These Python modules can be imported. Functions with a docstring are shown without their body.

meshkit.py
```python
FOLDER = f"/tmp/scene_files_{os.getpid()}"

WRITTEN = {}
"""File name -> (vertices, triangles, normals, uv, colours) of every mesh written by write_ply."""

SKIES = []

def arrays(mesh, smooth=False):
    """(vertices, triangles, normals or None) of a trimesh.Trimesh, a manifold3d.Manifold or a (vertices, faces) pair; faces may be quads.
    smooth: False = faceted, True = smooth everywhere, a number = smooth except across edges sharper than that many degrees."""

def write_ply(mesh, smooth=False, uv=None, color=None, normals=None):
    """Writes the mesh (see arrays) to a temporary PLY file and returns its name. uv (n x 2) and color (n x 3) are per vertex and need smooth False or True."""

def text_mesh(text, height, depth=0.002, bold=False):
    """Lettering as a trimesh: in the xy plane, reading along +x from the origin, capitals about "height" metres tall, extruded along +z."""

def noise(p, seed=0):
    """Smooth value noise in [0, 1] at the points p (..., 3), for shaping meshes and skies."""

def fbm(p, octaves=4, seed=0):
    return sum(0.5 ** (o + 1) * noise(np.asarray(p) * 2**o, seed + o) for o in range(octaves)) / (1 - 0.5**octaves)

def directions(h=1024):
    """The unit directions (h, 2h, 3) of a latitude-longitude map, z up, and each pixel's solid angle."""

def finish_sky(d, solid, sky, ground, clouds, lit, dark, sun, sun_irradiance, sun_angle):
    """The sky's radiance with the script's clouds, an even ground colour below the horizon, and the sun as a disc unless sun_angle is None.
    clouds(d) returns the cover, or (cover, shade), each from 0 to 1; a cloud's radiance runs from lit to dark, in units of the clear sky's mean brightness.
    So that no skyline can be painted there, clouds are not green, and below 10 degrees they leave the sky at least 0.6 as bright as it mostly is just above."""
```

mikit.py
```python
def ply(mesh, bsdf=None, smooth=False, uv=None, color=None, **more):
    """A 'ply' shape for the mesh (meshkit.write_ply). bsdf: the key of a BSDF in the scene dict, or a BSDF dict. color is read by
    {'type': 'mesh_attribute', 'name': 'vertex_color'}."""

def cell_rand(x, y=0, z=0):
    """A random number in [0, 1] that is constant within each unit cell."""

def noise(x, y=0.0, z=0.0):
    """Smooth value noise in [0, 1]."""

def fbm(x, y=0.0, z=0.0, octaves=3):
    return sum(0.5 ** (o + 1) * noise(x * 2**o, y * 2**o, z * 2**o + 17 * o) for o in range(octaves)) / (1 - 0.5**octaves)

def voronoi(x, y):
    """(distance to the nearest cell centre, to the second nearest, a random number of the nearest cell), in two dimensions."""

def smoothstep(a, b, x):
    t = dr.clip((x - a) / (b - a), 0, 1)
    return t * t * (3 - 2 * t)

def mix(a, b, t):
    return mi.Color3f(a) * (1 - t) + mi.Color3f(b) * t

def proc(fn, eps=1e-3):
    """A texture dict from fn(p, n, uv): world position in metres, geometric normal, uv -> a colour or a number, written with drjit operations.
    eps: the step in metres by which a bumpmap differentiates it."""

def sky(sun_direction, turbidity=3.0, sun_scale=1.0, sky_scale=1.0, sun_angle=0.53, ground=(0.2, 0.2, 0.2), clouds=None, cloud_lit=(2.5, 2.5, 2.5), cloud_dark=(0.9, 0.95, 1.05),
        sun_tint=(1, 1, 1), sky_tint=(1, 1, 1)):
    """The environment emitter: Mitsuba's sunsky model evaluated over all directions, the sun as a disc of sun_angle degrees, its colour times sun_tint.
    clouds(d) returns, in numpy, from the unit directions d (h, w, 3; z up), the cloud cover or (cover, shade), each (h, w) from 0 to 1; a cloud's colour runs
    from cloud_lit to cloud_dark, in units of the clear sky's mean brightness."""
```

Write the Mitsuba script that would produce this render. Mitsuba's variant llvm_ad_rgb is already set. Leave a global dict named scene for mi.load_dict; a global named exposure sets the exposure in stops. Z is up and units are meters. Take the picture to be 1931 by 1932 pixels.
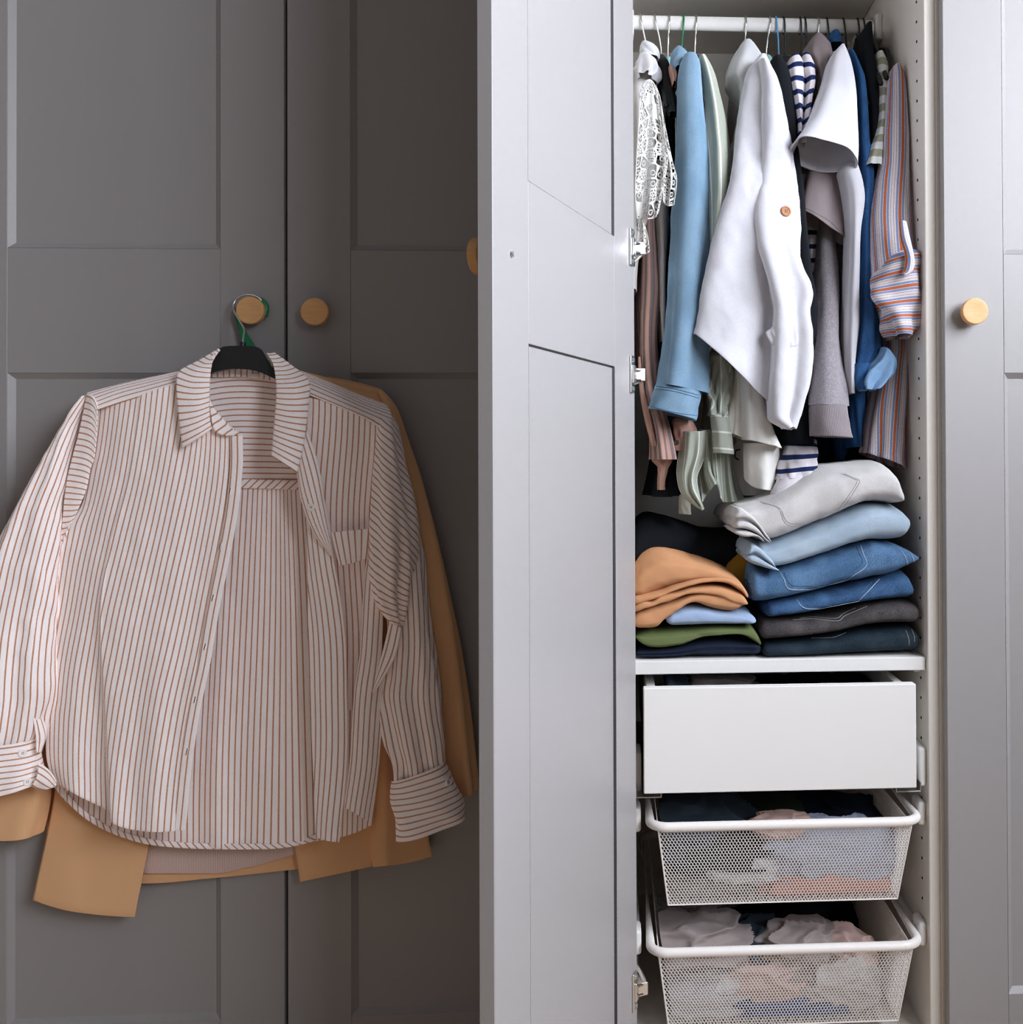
import math, random
import numpy as np, trimesh, manifold3d as m3, drjit as dr, mitsuba as mi, mikit, meshkit
from mikit import proc, noise, fbm, smoothstep, mix
T = mi.ScalarTransform4f
scene, labels = {'type': 'scene'}, {}

# ------------------------------------------------------------------ camera
IMW, IMH = 1931, 1932
F, CX, CY, CZ, YAW, PIT, ROL, PX, PY = 1956.6, 0.49125, -1.5838, 0.96927, 0.056176, 0.0093778, -0.0044365, 303.4, -119.25
FW = np.array([math.sin(YAW)*math.cos(PIT), math.cos(YAW)*math.cos(PIT), math.sin(PIT)])
_r = np.array([math.cos(YAW), -math.sin(YAW), 0.0]); _u = np.cross(_r, FW)
RT = _r*math.cos(ROL)+_u*math.sin(ROL); UP = -_r*math.sin(ROL)+_u*math.cos(ROL)
EYE = np.array([CX, CY, CZ])
scene['camera'] = {'type': 'perspective', 'fov_axis': 'x', 'fov': math.degrees(2*math.atan(IMW/2/F)), 'near_clip': 0.02, 'far_clip': 100.0,
                   'principal_point_offset_x': -PX/IMW, 'principal_point_offset_y': -PY/IMH,
                   'to_world': T().look_at(origin=EYE.tolist(), target=(EYE+FW).tolist(), up=UP.tolist())}
# ------------------------------------------------------------------ light: daylight in the panes of the window in the right wall, and the exposure
exposure = 0.55
WINDOW_LIGHT = (11.7, 12.3, 13.6)
WIN = dict(x=1.92, y0=-3.3, y1=-0.4, z0=1.3, z1=2.45)

def lin(h, k=1.0):
    h = h.lstrip('#'); c = np.array([int(h[i:i+2], 16)/255 for i in (0, 2, 4)])
    c = np.where(c <= .04045, c/12.92, ((c+.055)/1.055)**2.4)*k
    return c.tolist()

def ray(x, y):
    d = FW*F + RT*(x-IMW/2-PX) - UP*(y-IMH/2-PY)
    return d
def at(x, y, Y):
    "the point at the depth Y (metres behind the door fronts) that is seen at a pixel of the photograph"
    d = ray(x, y)
    return EYE + d*((Y-CY)/d[1])

# ------------------------------------------------------------------ bookkeeping
def num(key):
    if key not in scene and key not in labels: return key
    i = 1
    while '%s_%03d' % (key, i) in scene or '%s_%03d' % (key, i) in labels: i += 1
    return '%s_%03d' % (key, i)
def tag(key, label=None, cat=None, group=None, kind=None):
    d = labels.setdefault(key, {})
    for k, v in (('label', label), ('category', cat), ('group', group), ('kind', kind)):
        if v: d[k] = v
    return key
def thing(name, label, cat, group=None): return tag(num(name), label, cat, group)
def put(key, mesh, mat, smooth=30, **kw):
    scene[key] = mikit.ply(mesh, mat, smooth=smooth, **kw); return key
def part(parent, name, mesh, mat, label=None, smooth=30, kind=None, **kw):
    k = num(parent+'__'+name); put(k, mesh, mat, smooth, **kw)
    if label or kind: tag(k, label, kind=kind)
    return k
def struct(name, mesh, mat, smooth=False):
    tag(name, kind='structure'); put(name, mesh, mat, smooth); return name

# ------------------------------------------------------------------ meshes
def cat(ms): return trimesh.util.concatenate([m for m in ms])
def M(man):
    m = man.to_mesh(); return trimesh.Trimesh(m.vert_properties[:, :3], m.tri_verts, process=False)
def box(x0, x1, y0, y1, z0, z1, c=0.0):
    if c <= 0:
        b = trimesh.creation.box(extents=(x1-x0, y1-y0, z1-z0)); b.apply_translation(((x0+x1)/2, (y0+y1)/2, (z0+z1)/2)); return b
    p = []
    for X, sx in ((x0, 1), (x1, -1)):
        for Y, sy in ((y0, 1), (y1, -1)):
            for Z, sz in ((z0, 1), (z1, -1)):
                p += [(X+sx*c, Y+sy*c, Z), (X+sx*c, Y, Z+sz*c), (X, Y+sy*c, Z+sz*c)]
    return M(m3.Manifold.hull_points(np.array(p)))
def rbox(x0, x1, y0, y1, z0, z1, r, n=16):
    s = m3.Manifold.sphere(r, n)
    return M(m3.Manifold.batch_hull([s.translate((X, Y, Z)) for X in (x0+r, x1-r) for Y in (y0+r, y1-r) for Z in (z0+r, z1-r)]))
def sm(pts, n, closed=False):
    "a smooth curve of n points through pts (Catmull-Rom, by arc length)"
    p = np.asarray(pts, float)
    if closed: q = np.vstack([p[-1], p, p[0], p[1]])
    else: q = np.vstack([2*p[0]-p[1], p, 2*p[-1]-p[-2]])
    out = []
    t = np.linspace(0, 1, 24, endpoint=False)[:, None]
    for i in range(len(q)-3):
        a, b, c, d = q[i:i+4]
        out.append(.5*(2*b+(c-a)*t+(2*a-5*b+4*c-d)*t**2+(3*b-a-3*c+d)*t**3))
    o = np.vstack(out+[q[-2][None]])
    L = np.r_[0, np.cumsum(np.linalg.norm(np.diff(o, axis=0), axis=1))]
    s = np.linspace(0, L[-1], n)
    return np.stack([np.interp(s, L, o[:, k]) for k in range(o.shape[1])], -1)
def tube(pts, r, n=10, smooth_n=0, flat=1.0, closed=False):
    "a round (or flattened) bar along pts; r a number or one per point"
    p = np.asarray(pts, float)
    if smooth_n:
        rr = np.interp(np.linspace(0, 1, smooth_n), np.linspace(0, 1, len(p)), np.broadcast_to(r, len(p))); p = sm(p, smooth_n, closed)
    else: rr = np.broadcast_to(r, len(p)).astype(float)
    N = len(p)
    t = np.gradient(p, axis=0); t /= np.linalg.norm(t, axis=1, keepdims=True)+1e-12
    ref = np.array([0, 1., 0]) if abs(t[:, 1]).mean() < .8 else np.array([1., 0, 0])
    a = np.cross(t, ref); a /= np.linalg.norm(a, axis=1, keepdims=True)+1e-12
    b = np.cross(t, a)
    th = np.linspace(0, 2*np.pi, n, endpoint=False)
    V = p[:, None]+(a[:, None]*np.cos(th)[None, :, None]+flat*b[:, None]*np.sin(th)[None, :, None])*rr[:, None, None]
    V = V.reshape(-1, 3); f = []
    for i in range(N-1):
        for j in range(n):
            k = (j+1) % n; f += [(i*n+j, i*n+k, (i+1)*n+k), (i*n+j, (i+1)*n+k, (i+1)*n+j)]
    c0, c1 = len(V), len(V)+1
    V = np.vstack([V, p[0], p[-1]])
    for j in range(n):
        k = (j+1) % n; f += [(c0, k, j), (c1, (N-1)*n+j, (N-1)*n+k)]
    m = trimesh.Trimesh(V, f, process=False)
    if m.volume < 0: m.invert()
    return m
def lathe(prof, n=40):
    m = trimesh.creation.revolve(np.array(prof, float), sections=n); return m
def xf(m, mat): m = m.copy(); m.apply_transform(mat); return m

from scipy.interpolate import PchipInterpolator as PCH
def crop(x0, y0, s):
    "turns what is read off an enlarged crop of the photograph into its pixels"
    return lambda *p: [(x0+q[0]/s, y0+q[1]/s)+tuple(q[2:]) for q in p]
def pnoise(p, f, seed=0, octaves=2): return meshkit.fbm(np.asarray(p)*f, octaves, seed)-.5
def grid_faces(nv, nu, off=0, wrap=False):
    f = []
    I = np.arange(nv*nu).reshape(nv, nu)+off
    if wrap: I = np.hstack([I, I[:, :1]])
    a, b, c, d = I[:-1, :-1].ravel(), I[:-1, 1:].ravel(), I[1:, 1:].ravel(), I[1:, :-1].ravel()
    return np.vstack([np.stack([a, d, c], 1), np.stack([a, c, b], 1)])
def arclen(P, axis):
    d = np.linalg.norm(np.diff(P, axis=axis), axis=2).mean(axis=1-axis)
    return np.r_[0, np.cumsum(d)]
class Sheet:
    "a cloth sheet lofted through curves of (pixel x, pixel y, depth); kept as a grid so that other pieces can lie on it"
    def __init__(self, curves, nu=40, nv=80, folds=0.0, kf=(), thick=.0016, seed=0, fine=.0015, lin_u=False, disp=None, stretch=None):
        C = np.array([sm(c, nv) for c in curves])            # k, nv, 3
        u = np.linspace(0, 1, nu)
        ku = np.linspace(0, 1, len(C)) if stretch is None else np.array(stretch)
        G = np.stack([[np.interp(u, ku, C[:, j, a]) if (lin_u or len(C) < 3) else PCH(ku, C[:, j, a])(u) for a in range(3)] for j in range(nv)]).transpose(0, 2, 1)
        v = np.linspace(0, 1, nv)[:, None]; U = u[None, :]
        d = np.zeros((nv, nu))
        rng = np.random.default_rng(seed)
        for (amp, k, dr_, ramp) in kf: d += amp*np.sin(2*np.pi*(k*U+dr_*v+rng.random()))*(v**ramp)
        P0 = np.stack([G[..., 0]/1300, G[..., 1]/1300, np.zeros_like(d)], -1)
        if folds: d += folds*2*pnoise(P0*[1, .35, 1], 16, seed, 3)
        d += fine*2*pnoise(P0, 40, seed+9, 3)
        if disp is not None: d += disp(U, v)
        self.G = np.array([[at(G[i, j, 0], G[i, j, 1], G[i, j, 2]-d[i, j]) for j in range(nu)] for i in range(nv)])
        self.nu, self.nv, self.thick = nu, nv, thick
    def normals(self):
        du = np.gradient(self.G, axis=1); dv = np.gradient(self.G, axis=0)
        n = np.cross(dv, du); n /= np.linalg.norm(n, axis=2, keepdims=True)+1e-12
        if n[..., 1].mean() > 0: n = -n
        return n
    def build(self, swap=False, uo=0.0, anchor=None):
        G, n = self.G, self.normals(); nv, nu = self.nv, self.nu
        A, B = G, G-n*self.thick
        fa = grid_faces(nv, nu); N = nv*nu
        I = np.arange(N).reshape(nv, nu)
        rim = np.r_[I[0, :-1], I[:-1, -1], I[-1, :0:-1], I[:0:-1, 0]]
        r2 = np.roll(rim, -1)
        f = np.vstack([fa, fa[:, ::-1]+N, np.stack([rim, r2, r2+N], 1), np.stack([rim, r2+N, rim+N], 1)])
        V = np.vstack([A.reshape(-1, 3), B.reshape(-1, 3)])
        m = trimesh.Trimesh(V, f, process=False)
        t = m.triangles_cross[:len(fa)]
        if (t*n.reshape(-1, 3)[fa[:, 0]]).sum() < 0: m.invert()
        uu, vv = arclen(G, 1), arclen(G, 0)
        U2 = np.broadcast_to(uu[None, :], (nv, nu))
        if anchor is not None:
            from scipy.ndimage import gaussian_filter1d
            U2 = np.concatenate([np.zeros((nv, 1)), np.cumsum(np.linalg.norm(np.diff(G, axis=1), axis=2), axis=1)], 1); U2 = gaussian_filter1d(U2-U2[:, [anchor]], 4, axis=0, mode='nearest')
        uv = np.stack([U2+uo, np.broadcast_to(vv[:, None], (nv, nu))], -1).reshape(-1, 2)
        if swap: uv = uv[:, ::-1]
        self.uv = np.vstack([uv, uv]); self.mesh = m
        return m
    def to(self, parent, name, mat, label=None, swap=False, uo=0.0, anchor=None):
        m = self.build(swap, uo, anchor)
        if parent is None: put(name, m, mat, smooth=True, uv=self.uv); return name
        return part(parent, name, m, mat, label, smooth=True, uv=self.uv)
class Loft:
    "a cloth tube: rows (xl, yl, xr, yr, depth of its middle, half its depth, tilt) from top to bottom in pixels and metres"
    def __init__(self, rows, nu=56, nv=70, folds=.004, seed=0, ks=(3, 5, 8), drift=2.0, ramp=.7, fine=.002, lip=.03, sq=2.4, close=True, closebot=False, crumple=0.0, hem=0.0):
        R = np.array([list(r)+[0.0]*(7-len(r)) for r in rows], float)
        mid = (R[:, :2]+R[:, 2:4])/2
        s = np.r_[0, np.cumsum(np.linalg.norm(np.diff(mid, axis=0), axis=1)+1e-6)]; s /= s[-1]
        v = np.linspace(0, 1, nv)
        Q = np.stack([PCH(s, R[:, k])(v) for k in range(7)], 1)
        rng = np.random.default_rng(seed)
        ph = rng.random((len(ks), 2))*6.283; dr_ = rng.normal(0, drift, len(ks)); w = rng.uniform(.5, 1, len(ks))
        th = np.linspace(0, 2*np.pi, nu+1)                    # seam at the back
        c, sn = np.cos(th+np.pi/2), np.sin(th+np.pi/2)
        ce, se = np.sign(c)*np.abs(c)**(2/sq), np.sign(sn)*np.abs(sn)**(2/sq)
        rings = []
        for i in range(nv):
            xl, yl, xr, yr, Y, hd, bz = Q[i]
            L, Rr = at(xl, yl, Y), at(xr, yr, Y)
            C = (L+Rr)/2; a = (Rr-L)/2; b = np.array([0, hd, bz])
            r = v[i]**ramp
            d = sum(w[k]*np.sin(ks[k]*th+ph[k, 0]+dr_[k]*v[i]*3) for k in range(len(ks)))*folds*r
            e = np.linalg.norm(a)
            off = np.outer(c/max(e, .004), a)+np.outer(sn/max(hd, .004), b)
            off /= np.linalg.norm(off, axis=1, keepdims=True)+1e-9
            P = C+np.outer(ce, a)+np.outer(se, b)
            d = d*np.clip(min(e, hd)/.02, 0, 1)
            rings.append(P+off*d[:, None])
        G = np.array(rings)
        n = np.cross(np.gradient(G, axis=0), np.gradient(G, axis=1)); n /= np.linalg.norm(n, axis=2, keepdims=True)+1e-12
        rad = G-G.mean(1, keepdims=True)
        if (n*rad).sum() < 0: n = -n
        q = pnoise(G*[1, 1, .4], 30, seed+3, 3)*2*fine + (crumple*2*pnoise(G, 22, seed+5, 3) if crumple else 0)
        q[:, -1] = q[:, 0]
        if hem: q = q+hem*np.exp(-((v[:, None]-1)/.035)**2)
        G = G+n*q[..., None]
        self.uu, self.vv = arclen(G, 1), arclen(G, 0)
        rows_, vv = list(G), list(self.vv)
        if lip and not closebot:
            last = G[-1]; cen = last.mean(0)
            for k, (ins, up) in enumerate(((.0014, .0008), (.003, .002), (.004, lip*.5), (.006, lip))):
                back = np.interp(up, np.cumsum(np.r_[0, np.linalg.norm(np.diff(G[::-1].mean(1), axis=0), axis=1)]), np.arange(nv))
                i0 = min(int(back), nv-2); src = G[::-1][i0]*(1-(back-i0))+G[::-1][i0+1]*(back-i0)
                cc = src.mean(0); dd_ = src-cc; L_ = np.linalg.norm(dd_, axis=1, keepdims=True)
                rows_.append(cc+dd_*np.clip(1-ins/np.maximum(L_, 1e-4), .3, 1)); vv.append(self.vv[-1]+up)
        if close:
            cc = rows_[0].mean(0); vec = (G[0].mean(0)-G[1].mean(0)); vec = vec/(np.linalg.norm(vec)+1e-9)
            e = np.linalg.norm(rows_[0]-cc, axis=1).min()
            rows_ = [cc+vec*e*.55+(rows_[0]-cc)*.02, cc+vec*e*.45+(rows_[0]-cc)*.55, cc+vec*e*.25+(rows_[0]-cc)*.85]+rows_; vv = [-.01, -.006, -.003]+vv
        if closebot:
            cc = rows_[-1].mean(0); rows_ = rows_+[cc+(rows_[-1]-cc)*.6, cc+(rows_[-1]-cc)*.02]; vv = vv+[vv[-1]+.01, vv[-1]+.02]
        self.G, self.vv2 = np.array(rows_), np.array(vv)
        f = grid_faces(len(rows_), nu+1)
        m = trimesh.Trimesh(self.G.reshape(-1, 3), f, process=False)
        k = 3 if close else 0
        nn = m.face_normals; ctr = m.triangles_center; body = self.G.mean(1)
        j = np.argmin(np.abs(ctr[:, 2][:, None]-body[:, 2][None, :]), axis=1) if len(body) < 400 else None
        if (nn*(ctr-body[j]))[:len(f)//2].sum() < 0: m.invert()
        self.mesh = m
        au = np.concatenate([np.zeros((len(self.G), 1)), np.cumsum(np.linalg.norm(np.diff(self.G, axis=1), axis=2), axis=1)], 1); au = au-au[:, [nu//2]]
        from scipy.ndimage import gaussian_filter1d
        au = gaussian_filter1d(au, 3, axis=0, mode='nearest')
        self.uv = np.stack([au, np.broadcast_to(self.vv2[:, None], au.shape)], -1).reshape(-1, 2)
    def to(self, parent, name, mat, label=None, swap=False):
        uv = self.uv[:, ::-1] if swap else self.uv
        if parent is None: put(name, self.mesh, mat, smooth=True, uv=uv); return name
        return part(parent, name, self.mesh, mat, label, smooth=True, uv=uv)
def hit(meshes, pts, lift=.0005):
    "where the sight lines through pixels meet a mesh, a little in front of it; each (x, y)"
    tri = np.vstack([m.triangles for m in (meshes if isinstance(meshes, list) else [meshes])])
    a, e1, e2 = tri[:, 0], tri[:, 1]-tri[:, 0], tri[:, 2]-tri[:, 0]
    out = []
    for x, y in pts:
        d = ray(x, y); d = d/np.linalg.norm(d)
        h = np.cross(d, e2); det = (e1*h).sum(1)
        ok = np.abs(det) > 1e-14; inv = np.where(ok, 1/np.where(ok, det, 1), 0)
        s = EYE-a; u = (s*h).sum(1)*inv; q = np.cross(s, e1); v = (q@d)*inv; t = (e2*q).sum(1)*inv
        g = ok & (u >= -1e-6) & (v >= -1e-6) & (u+v <= 1+1e-6) & (t > .1)
        if g.any(): out.append(EYE+d*(t[g].min()-lift))
    return np.array(out)
def stitch(parent, mesh, pts, mat, r=.0006, n=40, name='stitching', label=None):
    q = hit(mesh, sm(pts, n), r*.6)
    if len(q) > 3: part(parent, name, tube(q, r, 5), mat, label, smooth=True)
def button(parent, mesh, x, y, mat, r=.0055, t=.0022, label=None, holes=True):
    q = hit(mesh, [(x, y), (x+4, y), (x, y+4)], 0)
    if len(q) < 3: return
    n = np.cross(q[1]-q[0], q[2]-q[0]); n /= np.linalg.norm(n)
    if n@(EYE-q[0]) < 0: n = -n
    b = lathe([(0, 0), (r, 0), (r, t*.7), (r*.9, t), (r*.7, t), (r*.6, t*.7), (0, t*.7)], 24)
    A = trimesh.geometry.align_vectors([0, 0, 1], n); A[:3, 3] = q[0]
    k = part(parent, 'button', xf(b, A), mat, label)
    if holes:
        hs = []
        for i in range(4):
            c = trimesh.creation.cylinder(r*.11, t*.2, sections=8); a = i*math.pi/2+.6
            c.apply_translation((r*.25*math.cos(a), r*.25*math.sin(a), t*.75)); hs.append(c)
        put(k+'__thread_hole', xf(cat(hs), A), DARK)

# ------------------------------------------------------------------ materials
def pbr(name, colour, rough=.6, spec=.4, metal=0.0, bump=None, two=True, **kw):
    b = {'type': 'principled', 'base_color': {'type': 'rgb', 'value': list(colour)} if not isinstance(colour, dict) else colour, 'roughness': rough, 'metallic': metal, 'specular': spec, **kw}
    if bump: b = {'type': 'bumpmap', 'nested': b, 'bump': proc(bump[0], eps=bump[2] if len(bump) > 2 else 5e-4), 'scale': bump[1]}
    scene['mat_'+name] = {'type': 'twosided', 'nested': b} if two else b
    return 'mat_'+name

GREY = pbr('grey_paint', (.262, .252, .25), .42, .4)
CHAMFER_SHADE = pbr('dark_chamfer', (.035, .031, .037), .5, .3)  # shade of the inner bevels put into the colour; the door is grey there too
WHITE = pbr('white_foil', lin('#d2d1ce'), .45, .4)
LINER = pbr('carcass_foil', lin('#cfcac2'), .5, .3)
DARK = pbr('dark_hole', (.03, .028, .026), .8, .1)
CHROME = pbr('chrome', (.75, .74, .72), .18, metal=1.0)
STEEL = pbr('dull_steel', (.42, .41, .4), .4, metal=1.0)
def wood_fn(p, n, uv):
    g = fbm(p.x*60, p.y*60, p.z*400, octaves=3)
    return mix(lin('#bd8b58'), lin('#d2a674'), g)
KNOBWOOD = pbr('knob_wood', proc(wood_fn), .45, .4)
PLASTER = pbr('plaster', (.235, .22, .21), .9, .2)
def floor_fn(p, n, uv):
    pl = dr.floor(p.y/.14); g = fbm(p.x*3+pl*7, p.y*60, 0, octaves=3)
    return mix((.34, .24, .16), (.5, .37, .26), g*.7+.3*mikit.cell_rand(pl))
FLOOR = pbr('floor_wood', proc(floor_fn), .5, .3)
scene['mat_pane_light'] = {'type': 'diffuse', 'reflectance': {'type': 'rgb', 'value': [.5, .5, .5]}}

# ------------------------------------------------------------------ the room
XL, XR, YB, YF, ZC = -2.6, 1.9, 0.64, -4.2, 2.7
struct('floor', box(XL, XR, YF, YB, -.05, 0), FLOOR)
struct('ceiling', box(XL, XR, YF, YB, ZC, ZC+.05), PLASTER)
struct('wall_left', box(XL-.06, XL, YF, YB, 0, ZC), PLASTER)
struct('wall_back', box(XL, XR, YB, YB+.05, 0, ZC), PLASTER)
struct('wall_front', box(XL, XR, YF-.05, YF, 0, ZC), PLASTER)
w = WIN
struct('wall_right', cat([box(XR, XR+.12, YF, w['y0'], 0, ZC), box(XR, XR+.12, w['y1'], YB, 0, ZC), box(XR, XR+.12, w['y0'], w['y1'], 0, w['z0']), box(XR, XR+.12, w['y0'], w['y1'], w['z1'], ZC)]), PLASTER)
tag('window_1', kind='structure')
fr = [box(XR+.03, XR+.09, w['y0'], w['y0']+.05, w['z0'], w['z1']), box(XR+.03, XR+.09, w['y1']-.05, w['y1'], w['z0'], w['z1']),
      box(XR+.03, XR+.09, w['y0']+.05, w['y1']-.05, w['z0'], w['z0']+.05), box(XR+.03, XR+.09, w['y0']+.05, w['y1']-.05, w['z1']-.05, w['z1']),
      box(XR+.03, XR+.09, (w['y0']+w['y1'])/2-.025, (w['y0']+w['y1'])/2+.025, w['z0']+.05, w['z1']-.05)]
part('window_1', 'frame', cat(fr), WHITE, smooth=False)
for y0, y1 in ((w['y0']+.05, (w['y0']+w['y1'])/2-.025), ((w['y0']+w['y1'])/2+.025, w['y1']-.05)):
    x = XR+.06
    q = trimesh.Trimesh([(x, y0, w['z0']+.05), (x, y1, w['z0']+.05), (x, y1, w['z1']-.05), (x, y0, w['z1']-.05)], [(0, 2, 1), (0, 3, 2)], process=False)
    assert q.face_normals[0][0] < 0
    part('window_1', 'pane', q, 'mat_pane_light', smooth=False, emitter={'type': 'area', 'radiance': {'type': 'rgb', 'value': list(WINDOW_LIGHT)}})

# ------------------------------------------------------------------ wardrobes
ST, ZB, ZT, ZLO, Z0, Z1 = .0939, 1.10, 1.2858, .138, .035, 2.315
ZHI = Z1-.1
ZK = (ZB+ZT)/2
TH = .018
def knob_mesh():
    pr = [(0, 0), (.0085, 0), (.0085, .007), (.0105, .009), (.0175, .0125), (.0200, .0150), (.0203, .0175), (.0203, .0248), (.0195, .0259), (.018, .0264), (.009, .0259), (0, .0255)]
    return lathe(pr, 48)     # axis z, from the door outwards
def recess(x0, x1, z0, z1, y, d, bw, t):
    "a sunk panel: bevels of width bw going d deep behind the plane y (front faces -y), thickness t"
    v = []
    for (a, b, yy) in ((0, 0, y), (bw, bw, y+d)):
        v += [(x0+a, yy, z0+b), (x1-a, yy, z0+b), (x1-a, yy, z1-b), (x0+a, yy, z1-b)]
    v += [(x0, y+t, z0), (x1, y+t, z0), (x1, y+t, z1), (x0, y+t, z1)]
    f = []
    for i in range(4):
        j = (i+1) % 4; f += [(i, j, 4+j), (i, 4+j, 4+i), (j, i, 8+i), (j, 8+i, 8+j)]
    f += [(4, 5, 6), (4, 6, 7), (8, 10, 9), (8, 11, 10)]
    return trimesh.Trimesh(v, f, process=False)
def door(parent, xf_=np.eye(4), w=.495, knob_x=None, inner=False, label=None, dz=0.0):
    "door in its own frame: x from 0 to w, front face y = 0 looking to -y, back y = TH; or with the sunk panels on both faces"
    d = tag(num(parent+'__door'), label) if label else num(parent+'__door'); labels.setdefault(d, {})
    c = .0009
    P = lambda n, m, mat=GREY, s=25, lab=None: part(d, n, xf(m, xf_), mat, lab, s)
    P('stile', box(0, ST, 0, TH, Z0, Z1, c)); P('stile', box(w-ST, w, 0, TH, Z0, Z1, c))
    for a, b in ((Z0, ZLO), (ZB, ZT), (ZHI, Z1)): P('rail', box(ST, w-ST, 0, TH, a, b, c*.7))
    for a, b in ((ZLO, ZB), (ZT, ZHI)):
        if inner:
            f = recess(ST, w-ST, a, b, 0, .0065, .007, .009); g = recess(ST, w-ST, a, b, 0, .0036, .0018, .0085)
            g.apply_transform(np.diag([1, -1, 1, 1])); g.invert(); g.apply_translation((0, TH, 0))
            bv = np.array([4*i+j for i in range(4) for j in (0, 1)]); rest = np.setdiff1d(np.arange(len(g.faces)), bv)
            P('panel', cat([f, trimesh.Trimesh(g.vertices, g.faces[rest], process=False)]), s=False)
            P('shaded_chamfer', trimesh.Trimesh(g.vertices, g.faces[bv], process=False), CHAMFER_SHADE, False, 'chamfer around the sunk panel with its shade painted in')  # bevel faces of the grey panel, painted near-black in place of shade
        else: P('panel', recess(ST, w-ST, a, b, 0, .0075, .0085, TH), s=False)
    if knob_x is not None:
        R = np.eye(4); R[:3, :3] = [[1, 0, 0], [0, 0, -1], [0, 1, 0]]   # z -> -y
        R[:3, 3] = (knob_x, 0, ZK+dz)
        P('knob', xf(knob_mesh(), R), KNOBWOOD, 30, 'round pale wooden knob')
    return d
def tr(x, y=0, z=0):
    m = np.eye(4); m[:3, 3] = (x, y, z); return m
DEPTH0, DEPTH1 = .021, .601
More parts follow.
